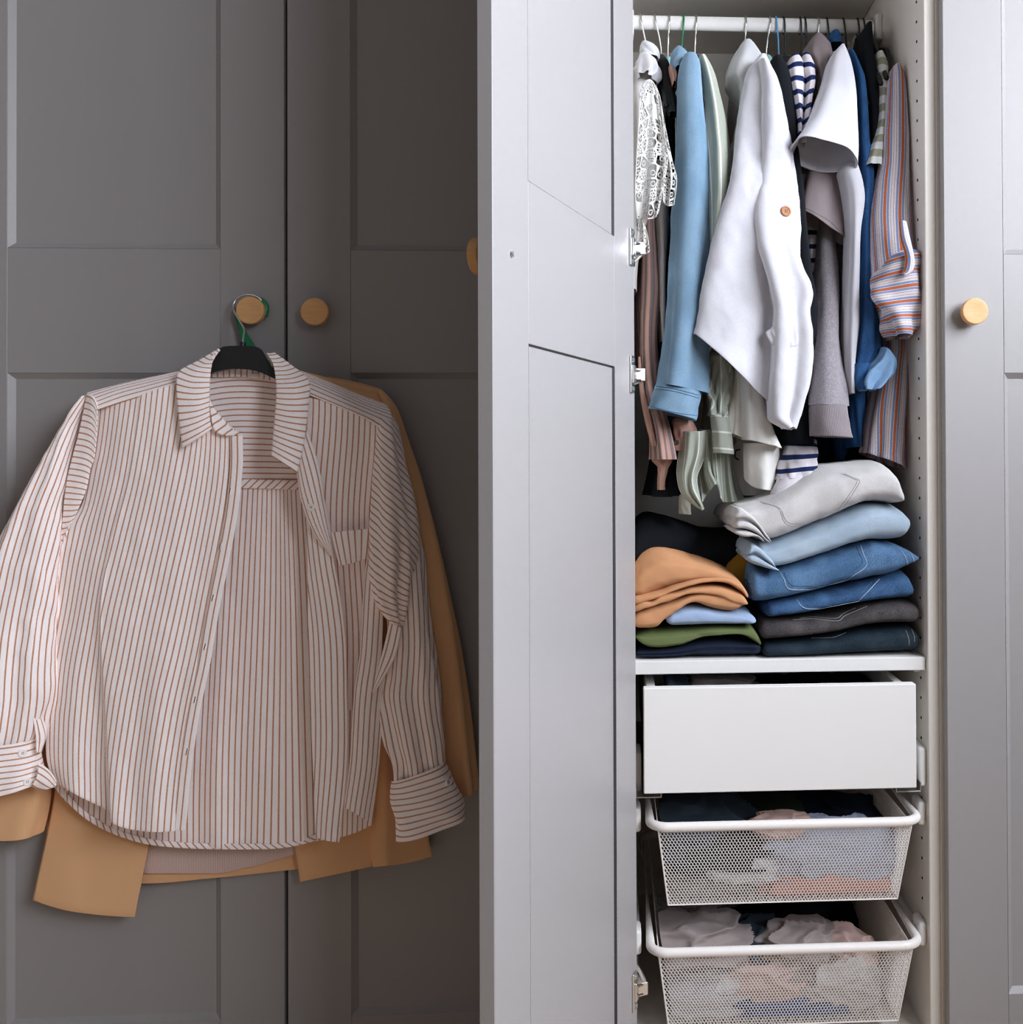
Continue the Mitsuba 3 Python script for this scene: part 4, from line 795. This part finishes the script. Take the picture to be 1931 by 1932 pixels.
# lace blouse
k = thing('lace_blouse', 'white lace blouse with scalloped cape sleeve, next to the open door', 'blouse', GR)
hang(k, 'collar', GREYW, R5, [(150, 260, 690), (135, 380, 730), (160, 410, 830), (250, 400, 900)], (.22, .2), (.03, .03), folds=.002, seed=41)
hang(k, 'shoulder', WHITEC, R5, [(110, 300, 890), (70, 390, 950), (60, 420, 1040), (70, 400, 1130), (90, 330, 1200)], (.2, .16), (.04, .05), folds=.006, seed=42, crumple=.004)
hang(k, 'body', OFFW, C1, [(20, 180, 470), (10, 190, 620), (0, 190, 850), (0, 190, 1050), (0, 180, 1300), (0, 110, 1450), (0, 80, 1600), (0, 70, 1800)], (.2, .2), (.05, .08), folds=.004, seed=43)
def lace(curves, scale=1.0, seed=0, nu=190, nv=290, edge=.0022):
    S = Sheet(curves, nu=nu, nv=nv, folds=.006, kf=((.005, 2.2, .4, .6),), seed=seed, fine=.0006)
    G = S.G; uu, vv = arclen(G, 1), arclen(G, 0)
    U, V = np.broadcast_arrays(uu[None, :], vv[:, None])
    keep = np.zeros(U.shape, bool)
    from scipy.spatial import cKDTree
    def cells(sz, sd, wx=1.0):
        rng = np.random.default_rng(sd); a, b = np.meshgrid(np.arange(-2, U.max()/sz+3), np.arange(-2, V.max()/(sz*wx)+3))
        pts = np.stack([(a+rng.random(a.shape)*.7).ravel()*sz, (b+rng.random(a.shape)*.7).ravel()*sz*wx], -1)
        d, i = cKDTree(pts).query(np.stack([U.ravel(), V.ravel()], -1), k=2); return (d[:, 1]-d[:, 0]).reshape(U.shape), d[:, 0].reshape(U.shape), i[:, 0].reshape(U.shape)
    e, c, i = cells(.017*scale, seed, 1.3)
    keep |= (e < .0032) | (np.abs(c-.0042) < .0008)
    e2, c2, i2 = cells(.0056*scale, seed+1)
    net = (i % 3 == 0); keep |= net & (e2 < .0013)
    keep |= (i % 11 == 1)
    W = uu[-1]; bd = np.minimum(U, W-U); keep |= (bd < edge) | (V > vv[-1]-edge) | (V < .004)
    m = S.build(); N = nu*nv; k_ = np.r_[keep.ravel(), keep.ravel()]
    f = m.faces[k_[m.faces].sum(1) >= 2]
    return trimesh.Trimesh(m.vertices, f, process=False)
def lacepart(nm, curves, **kw): part(k, nm, lace(curves, **kw), LACE, 'openwork white lace', smooth=True)
lacepart('cape', [Z(C1((95, 560), (80, 800), (66, 1000), (60, 1180), (70, 1330)), .06, .03), Z(C1((150, 480), (165, 760), (170, 950), (165, 1150), (150, 1330)), .10, .015), Z(C1((215, 600), (235, 790), (262, 950), (240, 1100), (205, 1290)), .09, .03)], seed=4)
lacepart('cape_edge', [Z(C1((150, 500), (180, 700), (205, 900), (215, 1080), (222, 1200)), .11, .05), Z(C1((190, 540), (220, 700), (252, 900), (270, 1080), (262, 1252)), .095, .045), Z(C1((212, 580), (250, 790), (290, 980), (316, 1090), (300, 1235)), .10, .06)], seed=7, nu=90)
lacepart('trim', [Z(C1((66, 1270), (66, 1400), (70, 1540)), .05), Z(C1((100, 1300), (110, 1420), (115, 1545)), .04), Z(C1((112, 1330), (140, 1440), (150, 1525)), .05)], seed=9, nu=60, nv=90, scale=.8)
part(k, 'tie', tube([at(*p, .055) for p in R5((270, 1180), (215, 1210), (180, 1260), (225, 1280), (262, 1215), (235, 1240), (180, 1320), (135, 1360), (150, 1400), (190, 1380), (215, 1320), (190, 1290))], .0016, 6, 70), WHITEC, smooth=True)
# black strappy dress, rose striped shirt and greys behind the lace
k = thing('dress', 'black dress with velvet strap between the lace blouse and the blue shirt', 'dress', GR)
hang(k, 'strap', cloth('velvet', lin('#191c1c'), .7, .5), R5, [(425, 500, 840), (395, 550, 900), (420, 590, 1080), (450, 640, 1300), (500, 670, 1500), (560, 680, 1680)], (.24, .14), (.012, .02), folds=.002, seed=45)
hang(k, 'body', BLACKC, C1, [(250, 300, 640), (230, 300, 900), (220, 290, 1200), (215, 280, 1500), (200, 270, 1800), (200, 330, 2200), (170, 330, 2700), (110, 330, 3000)], (.26, .3), (.05, .14), folds=.005, seed=46)
k = thing('shirt', 'rose and brown striped shirt hanging low beside the open door', 'shirt', GR)
hang(k, 'shoulder', PEACH, R5, [(550, 640, 1010), (555, 690, 1080), (580, 690, 1180), (600, 660, 1300)], (.2, .17), (.03, .04), folds=.004, seed=47)
hang(k, 'body', ROSE, C1, [(100, 190, 1180), (110, 180, 1340), (95, 200, 1600), (80, 215, 1800), (75, 200, 2050), (80, 205, 2250), (110, 225, 2450), (150, 270, 2620), (160, 300, 2790)], (.2, .17), (.05, .10), folds=.006, seed=48, ks=(3, 5, 7))
hang(k, 'tail', PEACH, C2, [(160, 1150, 290, 1120), (165, 1185, 290, 1170), (200, 1230, 255, 1240), (195, 1365, 240, 1365)], (.15, .15), (.02, .01), folds=.003, seed=49)
hang(k, 'placket', PEACH, C2, [(80, 560, 92, 560), (85, 720, 110, 720), (110, 900, 150, 900), (160, 1100, 200, 1100)], (.1, .1), (.006, .006), folds=.001, seed=50)
L_ = hang(k, 'cuff', PEACH, C2, [(280, 955, 420, 960), (290, 1030, 438, 1020), (300, 1130, 440, 1115)], (.13, .13), (.02, .02), folds=.002, seed=51)
button(L_.key, L_.mesh, *C2((310, 1078))[0], BLACKP, r=.0045)
k = thing('top', 'pale grey top with a dark edge showing left of the blue shirt', 'shirt', GR)
hang(k, 'body', cloth('soft_grey', lin('#a8a4a3')), C1, [(180, 250, 1180), (165, 262, 1350), (175, 255, 1550), (180, 245, 1800), (200, 250, 2100)], (.2, .2), (.04, .08), folds=.004, seed=52)
# chambray shirt
k = thing('shirt', 'light blue chambray shirt with its sleeve and stitched cuff in front', 'shirt', GR)
hang(k, 'collar', CHAMB, R5, [(640, 740, 765), (590, 830, 820), (580, 850, 900), (600, 760, 1000), (650, 720, 1050)], (.19, .16), (.03, .03), folds=.002, seed=53)
L_ = hang(k, 'sleeve', CHAMB, C1, [(345, 370, 430, 362), (322, 420, 455, 410), (305, 560, 468, 560), (298, 800, 488, 800), (290, 1000, 500, 1000), (270, 1300, 510, 1300), (252, 1550, 512, 1550), (240, 1800, 512, 1800), (232, 2000, 490, 2000), (222, 2100, 476, 2110), (200, 2230, 468, 2270), (184, 2335, 462, 2385)], (.15, .08), (.035, .045), folds=.009, seed=54, ks=(2, 3, 4), drift=.5, crumple=.002, lip=0)
L2 = hang(k, 'cuff', CHAMB, C1, [(182, 2338, 463, 2388), (160, 2410, 448, 2470), (139, 2482, 432, 2556)], (.08, .075), (.047, .05), folds=.001, seed=55, close=False, nv=24, fine=.0008)
stitch(L2.key, L2.mesh, C2((185, 735), (300, 752), (452, 792)), SEAMD, .0005); stitch(L2.key, L2.mesh, C2((183, 752), (300, 768), (448, 808)), SEAMD, .0005); stitch(L2.key, L2.mesh, C2((152, 858), (300, 895), (436, 915)), SEAMD, .0005)
hang(k, 'body', CHAMB, C1, [(330, 430, 460), (320, 450, 800), (250, 480, 1200), (235, 500, 1700), (225, 480, 2000)], (.25, .27), (.06, .10), folds=.005, seed=56)
# sage striped blouse
k = thing('blouse', 'sage green blouse with thin white stripes, right of the blue shirt', 'blouse', GR)
hang(k, 'shoulder', SAGE, C1, [(430, 490, 395), (440, 535, 480), (460, 580, 640), (475, 612, 820), (490, 625, 1000), (495, 625, 1150), (500, 600, 1350), (505, 570, 1550), (490, 560, 1800)], (.2, .12), (.05, .08), folds=.005, seed=57)
hang(k, 'body', SAGE, C1, [(420, 600, 1700), (470, 640, 2170), (490, 640, 2400), (480, 640, 2700)], (.24, .25), (.04, .07), folds=.006, seed=58, ks=(4, 6, 9))
Sheet([Z(C2((430, 1000), (440, 1150), (455, 1300), (470, 1442)), .14), Z(C2((500, 1000), (505, 1150), (520, 1250), (545, 1300), (560, 1330)), .115), Z(C2((560, 1000), (575, 1150), (585, 1300), (600, 1441)), .14), Z(C2((640, 1000), (650, 1150), (690, 1340), (735, 1432)), .16)], nu=60, nv=50, kf=((.010, 3.3, .2, .4), (.004, 7.2, .3, .5)), folds=.006, seed=58).to(k, 'hem', SAGE)
L_ = hang(k, 'sleeve', SAGE, C2, [(490, 560, 650, 560), (500, 700, 645, 720), (515, 850, 625, 870), (520, 915, 620, 920)], (.13, .11), (.03, .03), folds=.006, seed=59, ks=(5, 8, 11), lip=0)
hang(k, 'cuff', SAGE, C2, [(518, 918, 622, 922), (526, 990, 640, 1000), (535, 1140, 655, 1150)], (.11, .105), (.03, .032), folds=.001, seed=60, swap=True)
Sheet([Z(C2((335, 1010), (320, 1150), (312, 1280), (340, 1390), (420, 1462), (468, 1490)), .12), Z(C2((420, 1010), (415, 1150), (392, 1270), (400, 1360), (440, 1430), (474, 1486)), .09), Z(C2((520, 1000), (505, 1110), (470, 1210), (440, 1290), (452, 1390), (478, 1482)), .12)], nu=50, nv=60, kf=((.006, 2.6, .4, .3),), folds=.006, seed=61).to(k, 'tail', SAGE)
hang(k, 'belt', cloth('sage_plain', lin('#8e8d80')), C2, [(330, 1400, 400, 1400), (330, 1510, 400, 1515)], (.16, .16), (.008, .008), folds=.002, seed=62)
# grey-white top in the wide gap
k = thing('top', 'grey-white jersey top on the chrome hook in the wide gap', 'shirt', GR)
hang(k, 'shoulder', GREYW, C1, [(690, 305, 760, 303), (650, 360, 800, 340), (615, 450, 850, 420), (612, 500, 840, 500), (660, 570, 780, 600), (690, 650, 740, 700)], (.25, .2), (.05, .07), folds=.004, seed=63)
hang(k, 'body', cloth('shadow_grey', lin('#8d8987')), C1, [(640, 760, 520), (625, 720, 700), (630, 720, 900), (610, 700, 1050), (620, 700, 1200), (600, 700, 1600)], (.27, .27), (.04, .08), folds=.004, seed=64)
hang(k, 'sleeve', OFFW, C1, [(640, 680, 880), (610, 690, 960), (605, 690, 1020), (630, 680, 1060)], (.17, .17), (.02, .02), folds=.003, seed=65)
# white linen shirt
k = thing('shirt', 'large white linen shirt with one wooden button, in front of the others', 'shirt', GR)
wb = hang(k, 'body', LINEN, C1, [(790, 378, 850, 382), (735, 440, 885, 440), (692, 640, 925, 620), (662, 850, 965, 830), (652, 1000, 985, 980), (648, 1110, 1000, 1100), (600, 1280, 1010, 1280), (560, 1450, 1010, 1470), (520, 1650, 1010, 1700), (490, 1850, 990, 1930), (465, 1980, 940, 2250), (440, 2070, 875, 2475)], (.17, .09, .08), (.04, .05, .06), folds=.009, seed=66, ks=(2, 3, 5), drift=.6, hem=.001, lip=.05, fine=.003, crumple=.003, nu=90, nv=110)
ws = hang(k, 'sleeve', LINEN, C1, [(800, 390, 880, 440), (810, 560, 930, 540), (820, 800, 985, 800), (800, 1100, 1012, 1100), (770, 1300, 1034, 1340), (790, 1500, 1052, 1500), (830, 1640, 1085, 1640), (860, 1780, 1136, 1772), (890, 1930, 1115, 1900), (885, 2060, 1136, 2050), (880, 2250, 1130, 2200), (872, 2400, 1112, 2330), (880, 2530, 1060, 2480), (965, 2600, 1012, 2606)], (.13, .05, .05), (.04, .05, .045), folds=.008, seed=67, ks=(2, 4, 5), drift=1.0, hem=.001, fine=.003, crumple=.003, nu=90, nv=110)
button(k, [ws.mesh, wb.mesh], *C1((975, 1284))[0], WOODB, r=.0085, t=.003, label='round wooden button')
hang(ws.key, 'tab', LINEN, C2, [(960, 290, 1000, 275), (890, 380, 1045, 360), (862, 415, 1050, 440), (890, 480, 1040, 490), (940, 505, 1000, 506)], (.02, .02), (.012, .012), folds=.003, seed=68)
# cream blouse under it
k = thing('blouse', 'cream blouse whose sleeve ends hang below the white linen shirt', 'blouse', GR)
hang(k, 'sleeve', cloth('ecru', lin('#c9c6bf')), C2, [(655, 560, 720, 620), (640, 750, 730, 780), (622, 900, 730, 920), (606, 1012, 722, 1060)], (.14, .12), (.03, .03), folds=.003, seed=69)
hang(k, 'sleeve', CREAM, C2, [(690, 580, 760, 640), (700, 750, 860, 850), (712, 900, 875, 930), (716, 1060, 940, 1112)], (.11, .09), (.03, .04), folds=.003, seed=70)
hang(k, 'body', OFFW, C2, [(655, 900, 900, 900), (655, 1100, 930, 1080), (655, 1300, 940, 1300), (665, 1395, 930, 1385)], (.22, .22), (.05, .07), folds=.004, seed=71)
Sheet([Z(C2((714, 1080), (716, 1180), (722, 1300)), .13), Z(C2((770, 1080), (765, 1200), (790, 1352)), .10), Z(C2((850, 1080), (860, 1230), (870, 1368)), .09), Z(C2((935, 1080), (938, 1220), (930, 1372)), .13)], nu=40, nv=40, folds=.005, kf=((.003, 2.1, .3, .5),), seed=72).to(k, 'hem', CREAM)
part(k, 'stitched_mark', tube([at(*p, .150) for p in C2((700, 1120), (672, 1130), (668, 1165), (690, 1185))], .0012, 6, 20), BLACKC, smooth=True)
# black cardigan
k = thing('cardigan', 'black cardigan between the white linen shirt and the sailor sweater', 'cardigan', GR)
hang(k, 'body', BLACKC, C1, [(870, 940, 400), (865, 985, 470), (890, 1020, 600), (930, 1035, 800), (960, 1050, 1000), (980, 1075, 1200), (1000, 1095, 1450), (1020, 1120, 1700), (1040, 1150, 1900), (1010, 1150, 2200), (960, 1150, 2450), (920, 1140, 2620), (960, 1140, 2700)], (.2, .14, .16), (.05, .06), folds=.003, seed=73)
# sailor sweater
k = thing('sweater', 'white sailor sweater with navy stripes, its cuff touching the top jeans', 'sweater', GR)
for a, c in (([(985, 370, 1050, 355), (970, 420, 1080, 400), (972, 520, 1090, 520), (1005, 620, 1080, 620), (1035, 760, 1070, 780), (1045, 860, 1065, 900)], 74), ([(1060, 355, 1110, 360), (1060, 420, 1145, 430), (1080, 520, 1150, 500), (1075, 640, 1130, 620), (1060, 800, 1110, 780), (1040, 900, 1090, 900)], 75)):
    hang(k, 'shoulder', BRETON, C1, a, (.18, .13), (.03, .03), folds=.003, seed=c)
hang(k, 'body', BRETON_D, C1, [(1030, 1080, 850), (1040, 1150, 1050), (1060, 1160, 1300), (1075, 1160, 1450), (1090, 1160, 1600), (1105, 1170, 1800), (1120, 1180, 2000), (1120, 1180, 2400)], (.21, .2), (.03, .04), folds=.002, seed=76)
hang(k, 'sleeve', BRETON, C2, [(1000, 1010, 1160, 1060), (985, 1080, 1166, 1095), (950, 1190, 1165, 1175), (925, 1300, 1145, 1280)], (.16, .10), (.03, .03), folds=.003, seed=77, lip=0)
hang(k, 'cuff', cloth('sailor_white', lin('#c0bcc0')), C2, [(925, 1295, 1148, 1275), (905, 1350, 1135, 1340), (886, 1402, 1128, 1390)], (.1, .09), (.028, .028), folds=.001, seed=78)
# taupe t-shirt
k = thing('t_shirt', 'taupe t-shirt whose short sleeve hangs below the white one', 't-shirt', GR)
hang(k, 'shoulder', TAUPE, C1, [(1115, 268, 1180, 266), (1080, 320, 1235, 310), (1072, 370, 1240, 370), (1100, 440, 1230, 430), (1130, 520, 1200, 520), (1140, 620, 1180, 620)], (.24, .2), (.05, .06), folds=.004, seed=79)
L_ = hang(k, 'sleeve', TAUPE, C1, [(1100, 700, 1330, 750), (1080, 900, 1335, 950), (1068, 1040, 1325, 1100), (1050, 1150, 1330, 1290), (1030, 1272, 1342, 1480)], (.18, .14), (.03, .03), folds=.0025, seed=80, hem=.0008)
stitch(L_.key, L_.mesh, C1((1045, 1240), (1150, 1290), (1250, 1350), (1335, 1440)), cloth('taupe_seam', lin('#6e6364')), .0005)
# grey sweater
k = thing('sweater', 'heather grey sweater with a long sleeve and ribbed cuff', 'sweater', GR)
hang(k, 'sleeve', HEATHER, C1, [(1165, 1250, 1260, 1280), (1160, 1400, 1265, 1420), (1155, 1600, 1278, 1600), (1148, 1800, 1290, 1800), (1135, 2000, 1298, 2000), (1125, 2200, 1315, 2200), (1120, 2350, 1332, 2350), (1118, 2460, 1340, 2466)], (.20, .16, .11, .08), (.03, .04), folds=.0025, seed=81, ks=(2, 3, 4), lip=0)
hang(k, 'cuff', RIBK, C1, [(1118, 2455, 1342, 2462), (1120, 2540, 1352, 2545), (1124, 2648, 1376, 2660)], (.08, .08), (.04, .045), folds=.0006, seed=82, close=False, nv=24)
hang(k, 'body', HEATHER, C1, [(1200, 1290, 1300), (1210, 1330, 1600), (1230, 1330, 2000), (1230, 1340, 2300)], (.25, .25), (.04, .06), folds=.003, seed=83)
# white t-shirt
k = thing('t_shirt', 'white t-shirt with a wide short sleeve opening towards the front', 't-shirt', GR)
hang(k, 'sleeve', WHITEC, C1, [(1285, 308, 1318, 306), (1240, 360, 1345, 350), (1190, 530, 1385, 480), (1150, 640, 1398, 620), (1095, 770, 1402, 760), (1040, 850, 1402, 890), (1003, 905, 1390, 990)], (.16, .075), (.03, .052), (0, -.003, -.006, -.010), folds=.0035, seed=84, ks=(2, 3, 5), hem=.001, lip=.07, drift=.8)
hang(k, 'collar', WHITEC, C1, [(1240, 345, 1290, 330), (1242, 365, 1300, 350), (1250, 390, 1290, 380)], (.2, .2), (.02, .02), folds=.002, seed=85)
hang(k, 'body', WHITEC, C1, [(1290, 1060, 1400, 1000), (1305, 1120, 1440, 1120), (1320, 1200, 1450, 1200), (1335, 1400, 1428, 1400), (1330, 1700, 1415, 1700), (1320, 1950, 1412, 1950), (1318, 2200, 1395, 2150), (1335, 2396, 1380, 2394)], (.12, .11), (.03, .035), folds=.003, seed=86)
# dark denim shirt
k = thing('shirt', 'dark blue denim shirt with a rolled sleeve showing its paler inside', 'shirt', GR)
hang(k, 'shoulder', DDENIM, C1, [(1335, 335, 1375, 345), (1370, 420, 1415, 430), (1390, 520, 1445, 520), (1398, 700, 1455, 640), (1400, 900, 1465, 850), (1410, 1100, 1490, 1050), (1415, 1400, 1500, 1400)], (.19, .14), (.03, .04), folds=.003, seed=87)
hang(k, 'collar', DDENIM, R6, [(750, 370, 830, 380), (720, 440, 860, 440), (730, 500, 880, 500)], (.25, .25), (.03, .03), folds=.002, seed=88)
hang(k, 'sleeve', DDENIM, C1, [(1415, 1300, 1480, 1300), (1412, 1600, 1490, 1600), (1405, 1850, 1505, 1800), (1390, 2000, 1525, 2000), (1372, 2150, 1530, 2120), (1362, 2240, 1480, 2220), (1366, 2370, 1450, 2360)], (.13, .11), (.03, .04), folds=.003, seed=89)
hang(k, 'rolled_cuff', DDENIM, C2, [(1366, 606, 1480, 606), (1364, 680, 1470, 680), (1385, 762, 1470, 765)], (.10, .10), (.03, .03), folds=.002, seed=90, close=False)
hang(k, 'rolled_cuff', LDENIM, C2, [(1556, 500, 1600, 520), (1530, 560, 1628, 570), (1478, 612, 1634, 620), (1436, 650, 1630, 655), (1424, 705, 1586, 705), (1436, 764, 1520, 758)], (.085, .08), (.02, .026), folds=.007, seed=93, ks=(3, 4, 6), drift=.6, crumple=.006, close=False, label='paler blue turned-back cuff')
hang(k, 'body', DDENIM, C2, [(1330, 700, 1440, 700), (1340, 900, 1450, 880), (1340, 1050, 1440, 1000), (1350, 1110, 1420, 1100)], (.2, .2), (.04, .06), folds=.003, seed=91)
hang(k, 'tail', DDENIM, C2, [(1270, 1050, 1400, 1050), (1280, 1120, 1360, 1110), (1290, 1190, 1330, 1190)], (.25, .25), (.03, .02), folds=.003, seed=92)
# black cardigan near the right panel
k = thing('cardigan', 'black garment between the dark denim shirt and the green striped one', 'cardigan', GR)
hang(k, 'body', BLACKC, C1, [(1440, 1475, 185), (1410, 1490, 260), (1395, 1498, 350), (1390, 1512, 430), (1405, 1525, 560), (1430, 1530, 720), (1440, 1520, 860), (1450, 1500, 980), (1460, 1500, 1200), (1470, 1500, 1700)], (.22, .17), (.04, .06), folds=.003, seed=93)
k = thing('trousers', 'black trousers hanging at the back, above the top jeans', 'trousers', GR)
hang(k, 'leg', NAVY, C2, [(900, 700, 1400, 700), (960, 900, 1420, 900), (1120, 1150, 1440, 1150), (1150, 1215, 1520, 1215)], (.34, .34), (.06, .06), folds=.003, seed=94)
# green striped t-shirt
k = thing('t_shirt', 'white and sage green striped t-shirt left of the orange striped shirt', 't-shirt', GR)
hang(k, 'sleeve', SAGE2, C1, [(1512, 345, 1550, 350), (1515, 420, 1585, 440), (1525, 550, 1580, 560), (1525, 700, 1565, 700), (1505, 820, 1560, 820), (1475, 920, 1555, 930), (1446, 1020, 1550, 1035)], (.19, .13), (.03, .035), folds=.002, seed=95)
# orange striped shirt
k = thing('shirt', 'shirt with orange, blue and white stripes and a rolled tabbed sleeve, nearest the right panel', 'shirt', GR)
os_ = hang(k, 'sleeve', MULTI, C1, [(1612, 425, 1645, 425), (1596, 490, 1680, 490), (1580, 620, 1697, 600), (1562, 800, 1712, 800), (1540, 1000, 1725, 1000), (1500, 1180, 1738, 1180), (1474, 1380, 1750, 1350), (1476, 1560, 1758, 1480), (1480, 1700, 1790, 1620), (1490, 1790, 1795, 1720)], (.15, .09), (.035, .05), folds=.003, seed=96, ks=(2, 3, 5), drift=.5, lip=.05)
hang(k, 'rolled_cuff', MULTI, C1, [(1560, 1600, 1780, 1560), (1500, 1700, 1800, 1640), (1488, 1800, 1806, 1760), (1535, 1900, 1800, 1870), (1560, 1980, 1782, 1960), (1590, 2045, 1730, 2050)], (.075, .075), (.045, .04), folds=.007, seed=97, ks=(2, 4, 5), swap=True, drift=2, close=True)
Sheet([Z(C1((1662, 1350), (1672, 1450), (1700, 1560), (1690, 1640), (1672, 1660)), .022, .022), Z(C1((1690, 1338), (1705, 1440), (1738, 1560), (1730, 1640), (1700, 1668)), .016, .012), Z(C1((1712, 1350), (1735, 1450), (1760, 1570), (1756, 1630), (1720, 1672)), .022, .022)], nu=14, nv=40, fine=.0006).to(k, 'tab', MULTI)
hang(k, 'body', MULTI, C2, [(1540, 380, 1720, 400), (1545, 500, 1715, 480), (1510, 720, 1710, 640), (1468, 930, 1700, 950), (1442, 1140, 1692, 1238)], (.17, .14), (.04, .05), folds=.004, seed=98, hem=.001)
